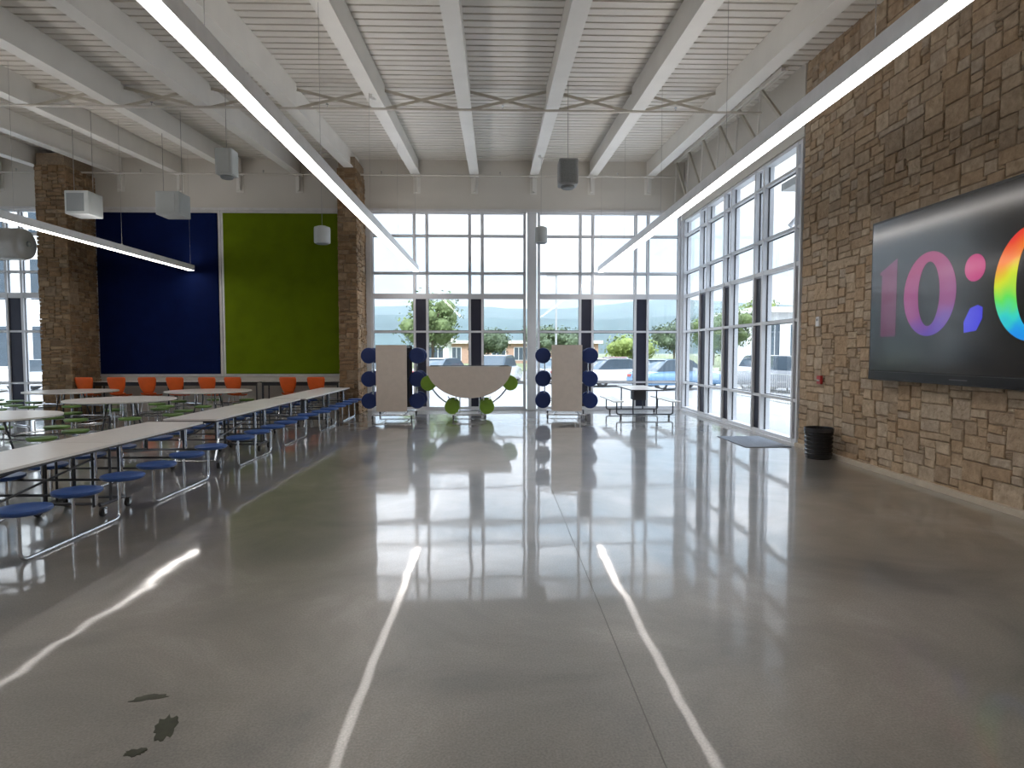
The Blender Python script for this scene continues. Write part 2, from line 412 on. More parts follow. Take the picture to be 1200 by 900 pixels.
# sprinkler pipes
for (py, pz, lab) in ((11.95, zbeam(11.95) - .10, 'thin horizontal sprinkler pipe crossing the ceiling beside the X braces'),
                      (17.55, zbeam(17.55) - .06, 'thin horizontal sprinkler pipe in front of the wall above the windows')):
    t = thing('sprinkler_pipe', lab, 'pipe', (0, py, pz))
    w = MB(); w.tube([(XL + .05, 0, 0), (XR - .35, 0, 0)], .024, 10); w.build('pipe', M['pipe'], t)
    for k, hx in enumerate((-12.9, -9.6, -6.3, -3.1, .15, 3.4)):
        w = MB(); w.tube([(hx, 0, .0), (hx, 0, .07)], .01, 6); w.lathe([(.028, .075), (.028, .08), (.01, .1)], (hx, 0, 0), 10)
        w.build('sprinkler_head', M['chrome'], t)
# hangers between pipe and beams (small clamps on some beams)
for (bx, cy) in ((-2.2, 11.5), (1.10, 15.6), (-13.75, 13.6)):
    t = MB(); t.box(-.03, .03, -.05, .05, -.07, 0); t.tube([(0, 0, -.06), (0.09, -.05, -.10)], .022, 8)
    o = t.build('beam_clamp', M['white']); o.location = (bx, cy, zbeam(cy))
    tag(o, {-2.2: 'small white fitting under the beam over the left window bay', 1.10: 'small white fitting under the beam right of the picture centre', -13.75: 'small white fitting under a beam at the far upper left'}[bx], 'fitting')

# ------------------------------------------------------------------ back wall (painted) with openings for the glazing
WZ = 5.69
b = MB()
b.box(XL - .3, XR + .45, YB, YB + .3, WZ, 7.6)           # band above the windows
b.box(-11.95, -3.60, YB, YB + .3, 0, WZ)                # wall behind the coloured panels
b.box(XL - .3, -16.6, YB, YB + .3, 0, WZ)
struct(b.build('wall_back', M['wall']))
b = MB(); b.box(-16.6, XR, YB - .035, YB + .02, WZ - .02, WZ + .05); struct(b.build('trim_3', M['trim']))
# left wall and rear wall (behind the camera)
b = MB(); b.box(XL - .3, XL, YF, 2.0, 0, 7.6); b.box(XL - .3, XL, 16.2, YB, 0, 7.6); b.box(XL - .3, XL, 2.0, 16.2, WZ, 7.6); struct(b.build('wall_left', M['wall']))
b = MB(); b.box(XL - .3, XR + .3, YF - .3, YF, 0, 7.6); struct(b.build('wall_rear', M['wall_rear']))

# ------------------------------------------------------------------ stone walls: coursed random ashlar, every stone its own relief
def ashlar(b, U, V, put, seed, cell=0.05, hs=(2, 2, 3, 3, 3, 4), ws=(4, 5, 6, 7, 8, 10, 12), gap=0.006, d0=.015, d1=.038):
    """fills U x V metres with stones; put(u,v,depth)->xyz"""
    rr = random.Random(seed)
    nu, nv = int(round(U / cell)), int(round(V / cell)); g = [[0] * nu for _ in range(nv)]
    for j in range(nv):
        for i in range(nu):
            if g[j][i]: continue
            w = rr.choice(ws); h = rr.choice(hs)
            if rr.random() < .12: h = 6; w = rr.choice((5, 6, 8))
            ww = 0
            while ww < w and i + ww < nu and not g[j][i + ww]: ww += 1
            if nu - (i + ww) == 1 and not g[j][i + ww]: ww += 1
            h = min(h, nv - j, max(1, int(ww * .85)))
            for a in range(h):
                for c in range(ww): g[j + a][i + c] = 1
            u0, u1, v0, v1 = i * cell, (i + ww) * cell, j * cell, (j + h) * cell
            d = d0 + (d1 - d0) * rr.random(); q = lambda s=.007: rr.uniform(-s, s)
            G = gap
            base = [(u0 + G + q(), v0 + G + q()), (u1 - G + q(), v0 + G + q()), (u1 - G + q(), v1 - G + q()), (u0 + G + q(), v1 - G + q())]
            e = .012
            cu, cv = (u0 + u1) / 2, (v0 + v1) / 2
            top = [(p[0] + (e if p[0] < cu else -e), p[1] + (e if p[1] < cv else -e)) for p in base]
            vs = [put(p[0], p[1], 0) for p in base] + [put(p[0], p[1], d * .75) for p in base] + [put(p[0], p[1], d + q(.006)) for p in top]
            fs = [(8, 9, 10, 11)]
            for k in range(4):
                k2 = (k + 1) % 4
                fs += [(k, k2, 4 + k2, 4 + k), (4 + k, 4 + k2, 8 + k2, 8 + k)]
            b.add(vs, fs, 1)
YE = 11.05
b = MB()
b.box(XR + .08, XR + .45, YF - .3, YE, 0, 7.6, 0)
# face of the wall, x = XR + .05 - depth ; plus its end return
ashlar(b, YE + 6.9, 6.85, lambda u, v, d: (XR + .08 - d, YE - u, v), 11)
struct(b.build('wall_right', [M['mortar'], M['stone']], fix=True))
b = MB(); b.box(XR - .01, XR + .07, YF, YE, 0, .07); struct(b.build('baseboard_right', M['curb']))
# wall above the side glazing
b = MB(); b.box(XR + .04, XR + .36, YE, YB + .3, 5.47, 7.6); struct(b.build('wall_right_upper', M['wall']))

def column(x0, x1, y0, y1, seed, label):
    t = thing('stone_column', label, 'column', ((x0 + x1) / 2, (y0 + y1) / 2, 0))
    hx, hy = (x1 - x0) / 2, (y1 - y0) / 2
    b = MB(); b.box(-hx + .04, hx - .04, -hy + .04, hy, 0, zdeck(YB) - .25, 0)
    H = 6.55
    kw = dict(hs=(1, 2, 2, 2, 3), ws=(3, 4, 5, 6, 8), cell=.05, gap=.007, d0=.02, d1=.045)
    ashlar(b, 2 * hx, H, lambda u, v, d: (-hx + u, -hy + .04 - d, v), seed, **kw)
    ashlar(b, 2 * hy, H, lambda u, v, d: (hx - .04 + d, -hy + u, v), seed + 1, **kw)
    ashlar(b, 2 * hy, H, lambda u, v, d: (-hx + .04 - d, -hy + u, v), seed + 2, **kw)
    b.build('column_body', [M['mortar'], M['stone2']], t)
    return t
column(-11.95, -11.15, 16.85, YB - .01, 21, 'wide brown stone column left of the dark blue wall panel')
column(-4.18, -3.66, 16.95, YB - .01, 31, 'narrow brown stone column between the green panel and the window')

# ------------------------------------------------------------------ coloured acoustic panels
for (x0, x1, m, nm, lab) in ((-11.13, -7.79, 'blue_panel', 'wall_panel', 'large dark navy blue rectangular panel on the back wall'),
                             (-7.63, -4.25, 'green_panel', 'wall_panel', 'large olive green rectangular panel on the back wall')):
    t = thing(nm, lab, 'wall panel', ((x0 + x1) / 2, YB, 0))
    w = (x1 - x0) / 2
    MB().rbox(-w, w, -.09, -.012, 1.07, 5.58, .012).build('panel_face', M[m], t)
    f = MB(); f.box(-w - .07, -w - .003, -.05, -.005, 1.0, 5.66); f.box(w + .003, w + .07, -.05, -.005, 1.0, 5.66)
    f.box(-w - .003, w + .003, -.05, -.005, 5.585, 5.66); f.box(-w - .003, w + .003, -.05, -.005, 1.0, 1.065)
    f.build('frame', M['trim'], t)

# ------------------------------------------------------------------ glazing
ZH = [0.06, 0.81, 2.27, 3.28, 3.94, 5.0, WZ - .02]
def glazing(name, verts, narrow, place, depth=.16, ztop=None, stopped=True):
    """verts: positions along the wall; narrow: set of bay indices with navy infill below the transom; place(u0,u1,w0,w1,z0,z1)->box args"""
    zh = list(ZH)
    if ztop: zh[-1] = ztop
    t = bpy.data.objects.new(name, None); COL.objects.link(t); struct(t)
    f = MB(); g = MB(); 
    hw = .032
    for u in verts: f.box(*place(u - hw, u + hw, 0, depth, 0, zh[-1]))
    for k, z in enumerate(zh):
        hh = {0: .05, 3: (.075 if not ztop else .04), len(zh) - 1: .06}.get(k, .028)
        f.box(*place(verts[0], verts[-1], .01, depth - (0 if k == 3 else .04), z - hh, z + hh if k < len(zh) - 1 else z))
    f.build('frame', M['frame'], t)
    k2 = MB()
    for i in range(len(verts) - 1):
        a, c = verts[i] + hw, verts[i + 1] - hw
        for z0, z1 in zip(zh[:-1], zh[1:]):
            if i in narrow and z1 <= zh[3] + .01: continue
            p0, p1 = z0 + .03, z1 - .03
            # inner gasket line round each pane
            for (ua, uc, za, zb) in ((a, a + .012, p0, p1), (c - .012, c, p0, p1), (a, c, p0, p0 + .012), (a, c, p1 - .012, p1)):
                k2.box(*place(ua, uc, depth * .5 - .012, depth * .5 + .012, za, zb))
    k2.build('gasket', M['gasket'], t)
    for i in range(len(verts) - 1):
        a, c = verts[i] + hw, verts[i + 1] - hw
        if i in narrow:
            p = MB(); p.box(*place(a, c, depth * .25, depth * .6, .05, zh[3] - .07)); p.build('infill_panel', M['navy'], t)
            g.box(*place(a, c, depth * .5 - .003, depth * .5 + .003, zh[3] + .07, zh[-1] - .02))
        else:
            g.box(*place(a, c, depth * .5 - .003, depth * .5 + .003, .1, zh[-1] - .02))
    g.build('glass', M['glass'], t)
    return t
pb = lambda u0, u1, w0, w1, z0, z1: (u0, u1, YB + w0, YB + w1, z0, z1)
glazing('window_1', [-3.50, -2.30, -1.94, -.72, -.36, .86], {1, 3}, pb)
glazing('window_2', [1.26, 2.46, 2.82, 4.06, 4.42, 5.32], {1, 3}, pb)
glazing('window_3', [-16.55, -15.0, -14.6, -13.72, -13.30, -12.02], {1, 3}, pb)
pr = lambda u0, u1, w0, w1, z0, z1: (XR + .04 + w0, XR + .04 + w1, u0, u1, z0, z1)
glazing('window_4', [11.12, 11.30, 12.68, 13.10, 14.43, 14.87, 16.07, 16.6, 18.02], {0, 2, 4, 6}, pr, depth=.2, ztop=5.45)
plw = lambda u0, u1, w0, w1, z0, z1: (XL - w1, XL - w0, u0, u1, z0, z1)
glazing('added_window_left', [2.03, 3.9, 4.35, 6.2, 6.65, 8.5, 8.95, 10.8, 11.25, 13.1, 13.55, 16.17], {1, 3, 5, 7, 9}, plw)  # unseen left glazing, added to brighten the left side and the stone wall
# narrow dark slot beside the steel post, steel post, corner post, jamb
b = MB(); b.rbox(.93, 1.19, YB - .12, YB + .14, 0, WZ - .03, .02)
o = b.build('steel_post', M['frame']); tag(o, 'white square steel post dividing the large back window', 'post')
b = MB(); b.rbox(5.355, 5.50, YB - .08, YB + .18, 0, 5.45, .02)
o = b.build('steel_post', M['frame']); tag(o, 'pale steel corner post where back window meets side window', 'post')
b = MB(); b.box(-3.66, -3.535, YB - .02, YB + .16, 0, WZ - .02); struct(b.build('trim_4', M['trim']))
# low curb under glazing
b = MB(); b.box(-3.53, 5.32, YB - .03, YB + .16, 0, .045); b.box(-16.6, -11.98, YB - .03, YB + .16, 0, .045); struct(b.build('trim_5', M['frame']))
b = MB(); b.box(XR + .0, XR + .24, YE + .03, YB, 0, .045); struct(b.build('trim_6', M['frame']))

# roof truss over the side glazing
t = thing('roof_truss', 'open web steel truss with slanted bars above the side window', 'truss', (5.12, 14.5, 0))
y0, y1 = YE + .15, YB - .15
w = MB()
for dx in (-.035, .035): w.bar((dx, y0 - 14.5, zbeam(y0) + .42), (dx, y1 - 14.5, zbeam(y1) + .42), .05, .07)
w.build('top_chord', M['beam'], t)
w = MB()
for dx in (-.035, .035): w.bar((dx, y0 - 14.5, 5.75), (dx, y1 - 14.5, 5.75), .05, .07)
w.build('bottom_chord', M['beam'], t)
n = 6; st = (y1 - y0) / n
for k in range(n):
    ya = y0 + k * st
    w = MB(); w.bar((0, ya - 14.5, 5.77), (0, ya + st * .9 - 14.5, zbeam(ya + st) + .42), .05, .06); w.build('web_bar', M['brace'], t)
    w = MB(); w.bar((0, ya + st * .9 - 14.5, zbeam(ya + st) + .42), (0, ya + st - 14.5, 5.77), .03, .03); w.build('web_bar', M['beam'], t)

# ------------------------------------------------------------------ linear pendant lights
def linear_light(x, y0, y1, z, label):
    t = thing('linear_light', label, 'light', (x, (y0 + y1) / 2, z), group='long white linear lights hung below the beams')
    h = (y1 - y0) / 2
    w = MB(); w.box(-.085, -.075, -h, h, .004, .15); w.box(.075, .085, -h, h, .004, .15); w.box(-.085, .085, -h - .01, -h, 0, .15); w.box(-.085, .085, h, h + .01, 0, .15)
    w.box(-.075, .075, -h, h, .06, .08)
    w.build('housing', M['housing'], t)
    MB().rbox(-.073, .073, -h + .005, h - .005, 0, .02, .006).build('lens', M['lens'], t)
    MB().box(-.07, .07, -h + .005, h - .005, .12, .13).build('upper_lens', M['uplens'], t)
    k = 0; yy = -h + .4
    while yy < h:
        w = MB(); gy = yy + (y0 + y1) / 2
        w.tube([(0, yy, .13), (0, yy, zdeck(gy) - z)], .003, 5); w.lathe([(.03, 0), (.03, .02), (.006, .04)], (0, yy, .13), 10)
        w.build('hanger', M['cable'], t); yy += 3.2
    return t
LZ = 3.95
linear_light(-2.22, -5.0, 17.85, LZ, 'long glowing linear light left of the picture centre')
linear_light(3.0, -5.0, 17.85, LZ, 'long glowing linear light nearest the right stone wall')
linear_light(-8.45, -5.0, 17.85, LZ, 'long glowing linear light in front of the dark blue panel')
linear_light(-14.6, -5.0, 13.0, LZ, 'unseen linear light added for fill furthest left, out past the wide stone column')  # out of view, added only for the fill light it gives

# ------------------------------------------------------------------ pendant speakers and boxes
def pendant_speaker(x, y, z, w, h, label, shellm='spk'):
    t = thing('pendant_speaker', label, 'speaker', (x, y, z), group='speakers hung from the roof')
    b = MB(); b.rbox(-w / 2, w / 2, -w / 2, w / 2, 0, h, .03); b.build('cabinet', M[shellm], t)
    b = MB(); b.rbox(-w / 2 + .03, w / 2 - .05, -w / 2 - .012, -w / 2 + .01, .03, h - .03, .008); b.build('grille', M['grille'] if shellm == 'spk2' else M['spk'], t)
    b = MB(); b.lathe([(w * .3, -.05), (w * .36, -.03), (w * .36, .0)], (0, 0, 0), 20); b.build('bottom_ring', M['grille'], t)
    b = MB(); b.tube([(0, 0, h - .005), (0, 0, zdeck(y) - z - .01)], .006, 6); b.lathe([(.04, 0), (.04, .03), (.01, .05)], (0, 0, h - .003), 10); b.build('cable', M['cable'], t)
    return t
M['spk2'] = pbr('grey_speaker_shell', (0.30, 0.31, 0.32), 0.5)
pendant_speaker(-4.98, 12.0, 4.96, .32, .48, 'white boxy speaker hung by a cable left of the long light, above the blue panel')
pendant_speaker(1.38, 12.0, 4.82, .36, .48, 'grey boxy speaker hung from the ceiling above the window post', 'spk2')
def drum_speaker(x, y, z, r, h, label, top=zdeck):
    t = thing('drum_speaker', label, 'speaker', (x, y, z), group='small round speakers hung on thin cables')
    b = MB(); b.lathe([(r * .8, 0), (r * .97, .015), (r, .05), (r, h - .08), (r * .96, h - .04), (r * .5, h - .005), (.03, h)], n=24); b.build('shell', M['spk'], t)
    b = MB(); b.lathe([(r * .76, -.012), (r * .78, .0)], n=24); b.build('grille', M['grille'], t)
    b = MB(); b.tube([(0, 0, h - .005), (0, 0, top(y) - z - .01)], .005, 6); b.build('cable', M['cable'], t)
drum_speaker(-4.32, 16.0, 4.40, .20, .44, 'small white rounded speaker hung in front of the green panel')
drum_speaker(1.17, 16.0, 4.44, .16, .42, 'small pale rounded speaker hung in front of the window post', zbeam)
def box_unit(x, y, z, label):
    t = thing('hanging_box_unit', label, 'ceiling unit', (x, y, z), group='white box units hung in front of the panels')
    b = MB(); b.rbox(-.25, .25, -.26, .26, 0, .50, .02); b.build('cabinet', M['spk'], t)
    b = MB(); b.box(-.20, .16, -.272, -.255, .06, .44)
    b.build('grille', M['grille'] if x < -8 else M['spk'], t)
    for sx in (-.2, .2):
        b = MB(); b.tube([(sx, 0, .495), (sx, 0, zdeck(y) - z - .01)], .006, 6); b.build('hanger_rod', M['cable'], t)
    b = MB(); b.box(.248, .256, -.2, .2, .06, .44); b.build('side_cover', M['spk'], t)
box_unit(-8.88, 14.0, 4.62, 'white box unit with a grey front grille hung beside the wide stone column')
box_unit(-6.98, 14.0, 4.62, 'plain white box unit hung above the middle of the blue panel')

# duct
t = thing('air_duct', 'round grey air duct with a capped end, far left below the ceiling', 'duct', (-10.1, 14.0, 4.02))
b = MB(); L = 6.7
pr_ = [(.34, -L)] + [(.34, -L + 0.1 + k * .6) for k in range(11)] + [(.34, -.12), (.32, -.05), (.27, -.01), (.1, .0)]
pts = []
for (r_, h_) in pr_[:-4]:
    pts += [(r_, h_ - .012), (r_ + .012, h_ - .006), (r_ + .012, h_ + .006), (r_, h_ + .012)]
pts += pr_[-4:]
b.lathe(pts, n=32, axis='x'); b.build('duct_body', M['duct'], t)
b = MB(); b.lathe([(.06, 0), (.06, .03), (.02, .05)], axis='x', n=14); b.build('end_cap_boss', M['grille'], t)
for hx in (-.9, -3.2, -5.5):
    b = MB(); b.tube([(hx, 0, .35), (hx, 0, zdeck(14) - 4.02)], .008, 6); b.lathe([(.358, hx - .02), (.358, hx + .02)], axis='x', n=32); b.build('hanger_strap', M['cable'], t)

# ------------------------------------------------------------------ stool tables
def arc(cx, cy, rx, ry, a0, a1, n):
    return [(cx + rx * math.cos(a0 + (a1 - a0) * k / n), cy + ry * math.sin(a0 + (a1 - a0) * k / n)) for k in range(n + 1)]

SEATY = (.30, .95, 1.56); SX = .60
def seat_prof(r):
    return [(r * .55, -.030), (r * .88, -.030), (r * .985, -.014), (r, -.002), (r * .985, .010), (r * .9, .014), (r * .45, .008), (r * .1, .006)]
_rect = {}
def rect_half_meshes(L, seatm, topm):
    key = (L, seatm, topm)
    if key in _rect: return _rect[key]
    k = L / 1.83; ys = [a * k for a in SEATY]
    parts = []
    # tabletop half
    b = MB(); W = .38
    poly = [(-W, .006), (W, .006)] + [(W - .03 + .03 * math.cos(t), L - .03 + .03 * math.sin(t)) for t in [0, PI / 4, PI / 2]] + [(-W + .03 - .03 * math.sin(t), L - .03 + .03 * math.cos(t)) for t in [0, PI / 4, PI / 2]]
    b.prism(poly, .716, .740, 'z', 0, 0); b.prism(poly, .708, .7155, 'z', 1, 1); parts.append(('tabletop', b, [M[topm], M['tedge']], None))
    b = MB(); b.box(-.30, -.27, .05, L - .15, .675, .711); b.box(.27, .30, .05, L - .15, .675, .711); b.box(-.3, .3, L - .20, L - .17, .675, .711); b.box(-.3, .3, .05, .08, .675, .711)
    parts.append(('apron_rail', b, M['darktube'], None))
    for sx in (-1, 1):
        b = MB(); x = sx * .56
        b.tube([(sx * SX, ys[0], .425), (x, ys[0], .40), (x, ys[0], .016), (x, ys[2], .016), (x, ys[2], .40), (sx * SX, ys[2], .425)], .0145, 8, fillet=.09)
        b.tube([(x, ys[1], .016), (x, ys[1], .425)], .0125, 8)
        parts.append(('leg_frame', b, M['chrome'], None))
    b = MB()
    for y in ys: b.tube([(-SX, y, .405), (SX, y, .405)], .0125, 8)
    for sx in (-1, 1):
        b.tube([(sx * .24, ys[2], .40), (sx * .24, ys[2], .70)], .0145, 8)
        b.tube([(sx * .24, ys[0] - .1, .10), (sx * .24, ys[0] - .1, .70)], .0145, 8)
        b.tube([(sx * .24, ys[2] - .02, .42), (sx * .24, ys[0] - .1, .60)], .011, 6)
    b.tube([(-.24, ys[2] + .0, .66), (.24, ys[2] + .0, .66)], .011, 6)
    parts.append(('support_frame', b, M['darktube'], None))
    for sx in (-1, 1):
        for y in (ys[0] - .1, ys[2]):
            b = MB(); b.tube([(sx * .27, y, .12 if y < .5 * L else .41), (sx * .27, y, .70)], .0155, 8); parts.append(('upright_post', b, M['chrome'], None))
    for sx in (-1, 1):
        for y in ys:
            b = MB(); b.lathe(seat_prof(.20), (sx * SX, y, .445), 24); parts.append(('stool_seat', b, M[seatm], None))
    _rect[key] = parts
    return parts
_mesh_cache = {}
def place_parts(parts, key, parent, M4):
    for i, (nm, b, mat, _) in enumerate(parts):
        ck = (key, i)
        if ck in _mesh_cache:
            o = bpy.data.objects.new(nm, _mesh_cache[ck]); COL.objects.link(o); o.parent = parent; o.matrix_basis = M4
        else:
            o = b.build(nm, mat, parent, M4); _mesh_cache[ck] = o.data

def caster(parent, x, y, r=.05, z0=0.0):
    b = MB(); b.box(-.028, .028, -.012, .03, r + .03, r + .045)
    b.box(-.028, -.022, -.02, .02, r * .7, r + .04); b.box(.022, .028, -.02, .02, r * .7, r + .04)
    o = b.build('caster', M['chrome'], parent); o.location = (x, y, z0)
    w = MB(); w.lathe([(r * .6, -.016), (r * .95, -.014), (r, -.006), (r, .006), (r * .95, .014), (r * .6, .016)], (0, 0, r), 18, axis='x')
    w.build('wheel', M['rubber'], o)

def open_table(x, y, rz, label, group='open cafeteria tables with blue stools'):
    t = thing('cafeteria_table', label, 'table', (x, y, 0), rz, group)
    parts = rect_half_meshes(1.95, 'blue', 'top')
    place_parts(parts, 'r1', t, Matrix.Identity(4)); place_parts(parts, 'r1', t, Matrix.Rotation(PI, 4, 'Z'))
    b = MB()
    for sy in (-1, 1):
        b.tube([(-.3, sy * .16, .12), (.3, sy * .16, .12)], .016, 8)
        b.box(-.05, .05, min(0, sy * .16), max(0, sy * .16), .66, .70)
    b.tube([(-.3, -.22, .115), (-.3, .22, .115)], .016, 8); b.tube([(.3, -.22, .115), (.3, .22, .115)], .016, 8)
    for sx in (-1, 1): b.tube([(sx * .28, 0, .12), (sx * .28, 0, .68), (0, 0, .68)], .014, 8, fillet=.04)
    b.build('centre_frame', M['darktube'], t)
    for sx in (-1, 1):
        for sy in (-1, 1): caster(t, sx * .33, sy * .22)
    for sx in (-1, 1): caster(t, sx * .33, -1.80, .05)
    b = MB(); b.tube([(-.34, -1.80, .115), (.34, -1.80, .115)], .014, 8)
    for sx in (-1, 1): b.tube([(sx * .28, -1.80, .12), (sx * .28, -1.66, .42)], .014, 8)
    b.build('end_frame', M['chrome'], t)
    return t
T1 = open_table(-4.37, 6.72, 0, 'long pale table with blue stools nearest the camera at the left')
T2 = open_table(-4.34, 10.94, 0, 'long pale table with blue stools, middle one of the row')
T3 = open_table(-4.26, 14.93, 0, 'long pale table with blue stools, farthest of the row, before the narrow stone column')

# round tables (eight stools each), open
RA, RB, SR = 1.0, .92, 1.13
def round_half_meshes(ra, rb, seatm, topm, sr=SR):
    parts = []
    b = MB(); poly = [(p[0], max(p[1], .006)) for p in arc(0, 0, ra, rb, 0, PI, 28)]
    b.prism(poly, .716, .740, 'z', 0, 0); b.prism(poly, .708, .7155, 'z', 1, 1); parts.append(('tabletop', b, [M[topm], M['tedge']], None))
    angs = [R(23), R(67), R(113), R(157)]
    b = MB(); 
    for a, c in ((angs[0], angs[1]), (angs[2], angs[3])):
        q = arc(0, 0, sr, sr, a, c, 6)
        pts = [(q[0][0], q[0][1], .42), (q[0][0], q[0][1], .016)] + [(p[0], p[1], .016) for p in q[1:-1]] + [(q[-1][0], q[-1][1], .016), (q[-1][0], q[-1][1], .42)]
        b2 = MB(); b2.tube(pts, .0145, 8, fillet=.05); parts.append(('leg_frame', b2, M['chrome'], None))
    for a in angs:
        b.tube([(sr * math.cos(a), sr * math.sin(a), .405), (.28 * math.cos(a), .28 * math.sin(a) + .05, .405), (.28 * math.cos(a), .28 * math.sin(a) + .05, .70)], .013, 8, fillet=.05)
    parts.append(('support_frame', b, M['chrome'], None))
    for a in angs:
        b = MB(); b.lathe(seat_prof(.19), (sr * math.cos(a), sr * math.sin(a), .445), 24); parts.append(('stool_seat', b, M[seatm], None))
    return parts
rparts = round_half_meshes(RA, RB, 'gpale', 'top')
def round_table(x, y, rz, label):
    t = thing('round_table', label, 'table', (x, y, 0), rz, 'open round tables with green stools')
    place_parts(rparts, 'rd', t, Matrix.Identity(4)); place_parts(rparts, 'rd', t, Matrix.Rotation(PI, 4, 'Z'))
    b = MB(); b.tube([(-.3, -.2, .115), (.3, -.2, .115), (.3, .2, .115), (-.3, .2, .115)], .016, 8, closed=True)
    for sx in (-1, 1):
        for sy in (-1, 1): b.tube([(sx * .3, sy * .2, .12), (sx * .2, sy * .1, .70)], .015, 8)
    b.build('centre_frame', M['darktube'], t)
    for sx in (-1, 1):
        for sy in (-1, 1): caster(t, sx * .3, sy * .2)
round_table(-7.65, 9.55, R(6), 'round table with green stools at the left edge, nearest of the round ones')
round_table(-7.55, 12.85, R(14), 'round table with green stools in front of the blue panel, second nearest')
round_table(-7.05, 15.62, R(-5), 'round table with green stools below the gap between blue and green panels')
round_table(-10.35, 15.6, R(10), 'round table with green stools in front of the wide stone column')
round_table(-11.25, 12.8, R(0), 'round table with green stools at the left edge in front of the far left window')
round_table(-13.05, 15.5, R(20), 'round table with green stools furthest back beside the far left window')

# folded tables parked by the window
def fold_M(front, zh, gap=.08):
    # half-local (x,y,z) -> (-x, -z+gap, zh-y) for the front half
    m = Matrix(((-1, 0, 0, 0), (0, 0, -1, gap), (0, -1, 0, zh), (0, 0, 0, 1)))
    return m if front else Matrix.Rotation(PI, 4, 'Z') @ m
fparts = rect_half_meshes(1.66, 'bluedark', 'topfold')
def folded_table(x, y, rz, label):
    t = thing('folded_table', label, 'table', (x, y, 0), rz, 'folded cafeteria tables with blue stools')
    place_parts(fparts, 'fd', t, fold_M(True, 1.87)); place_parts(fparts, 'fd', t, fold_M(False, 1.87))
    b = MB()
    for sx in (-1, 1):
        b.tube([(sx * .30, -.62, .115), (sx * .30, .62, .115)], .018, 8)
        b.tube([(sx * .25, 0, .12), (sx * .25, 0, 1.80)], .016, 8)
    b.tube([(-.5, -.6, .115), (.5, -.6, .115)], .018, 8); b.tube([(-.5, .6, .115), (.5, .6, .115)], .018, 8)
    b.build('base_frame', M['chrome'], t)
    b = MB(); b.box(-.33, .33, -.62, .62, 1.80, 1.845); b.build('hinge_plate', M['darktube'], t)
    for sx in (-1, 1):
        for sy in (-1, 1): caster(t, sx * .48, sy * .6)
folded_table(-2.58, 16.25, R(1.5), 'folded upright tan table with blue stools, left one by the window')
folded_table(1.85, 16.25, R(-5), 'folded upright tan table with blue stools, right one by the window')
def folded_round(x, y, rz, label):
    t = thing('folded_round_table', label, 'table', (x, y, 0), rz)
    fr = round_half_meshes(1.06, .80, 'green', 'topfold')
    place_parts(fr, 'fr', t, fold_M(True, 1.34)); place_parts(fr, 'fr', t, fold_M(False, 1.34))
    b = MB()
    for sx in (-1, 1):
        b.tube([(sx * .30, -.62, .115), (sx * .30, .62, .115)], .018, 8)
        b.tube([(sx * .25, 0, .12), (sx * .25, 0, 1.28)], .016, 8)
        b.tube([(sx * .25, -.3, .12), (sx * .55, -.15, .55)], .014, 8)
    b.tube([(-.42, -.6, .115), (.42, -.6, .115)], .018, 8); b.tube([(-.42, .6, .115), (.42, .6, .115)], .018, 8)
    b.build('base_frame', M['chrome'], t)
    MB().box(-.8, .8, -.62, .62, 1.28, 1.315).build('hinge_plate', M['darktube'], t)
    for sx in (-1, 1):
        for sy in (-1, 1): caster(t, sx * .40, sy * .6)
folded_round(-.66, 16.25, R(2), 'folded round tan table with bright green stools between the two upright folded tables')

# bench table by the corner
t = thing('bench_table', 'white rectangular table with two attached benches near the window corner', 'table', (3.82, 16.6, 0))
b = MB(); b.prism([(-.40, -1.05), (.40, -1.05), (.40, 1.05), (-.40, 1.05)], .715, .745, 'z', 0, 1); b.build('tabletop', [M['top'], M['tedge']], t)
for sx in (-1, 1):
    MB().rbox(sx * .72 - .14, sx * .72 + .14, -1.0, 1.0, .425, .455, .008).build('bench_seat', M['top'], t)
for sy in (-1, 1):
    b = MB(); b.tube([(-.72, sy * .75, .42), (-.72, sy * .75, .10), (.72, sy * .75, .10), (.72, sy * .75, .42)], .018, 8, fillet=.06)
    b.tube([(-.3, sy * .75, .10), (-.3, sy * .75, .71)], .018, 8); b.tube([(.3, sy * .75, .10), (.3, sy * .75, .71)], .018, 8)
    b.build('leg_frame', M['darktube'], t)
    for sx in (-1, 1): caster(t, sx * .62, sy * .75, .04)
MB().box(-.16, .16, -.2, .2, .42, .71).build('mechanism_box', M['tedge'], t)

# wall tables with orange chairs
wt = [(-11.05, -8.92, 'long narrow tall table against the wall under the left part of the blue panel'), (-8.86, -6.52, 'long narrow tall table against the wall under the gap between the panels'), (-6.46, -4.30, 'long narrow tall table against the wall under the green panel')]
for (xa, xb, lab) in wt:
    t = thing('wall_table', lab, 'table', ((xa + xb) / 2, 17.66, 0), group='narrow tables along the panelled wall')
    h = (xb - xa) / 2
    b = MB(); b.prism([(-h, -.22), (h, -.22), (h, .30), (-h, .30)], .84, .868, 'z', 0, 1); b.build('tabletop', [M['top'], M['tedge']], t)
    for sx in (-1, 1):
        b = MB(); b.tube([(sx * (h - .06), -.18, .84), (sx * (h - .06), -.18, .01), (sx * (h - .06), .26, .01), (sx * (h - .06), .26, .84)], .02, 8, fillet=.03); b.build('leg_frame', M['darktube'], t)
    MB().box(-h + .05, h - .05, -.16, -.14, .76, .838).build('apron', M['darktube'], t)

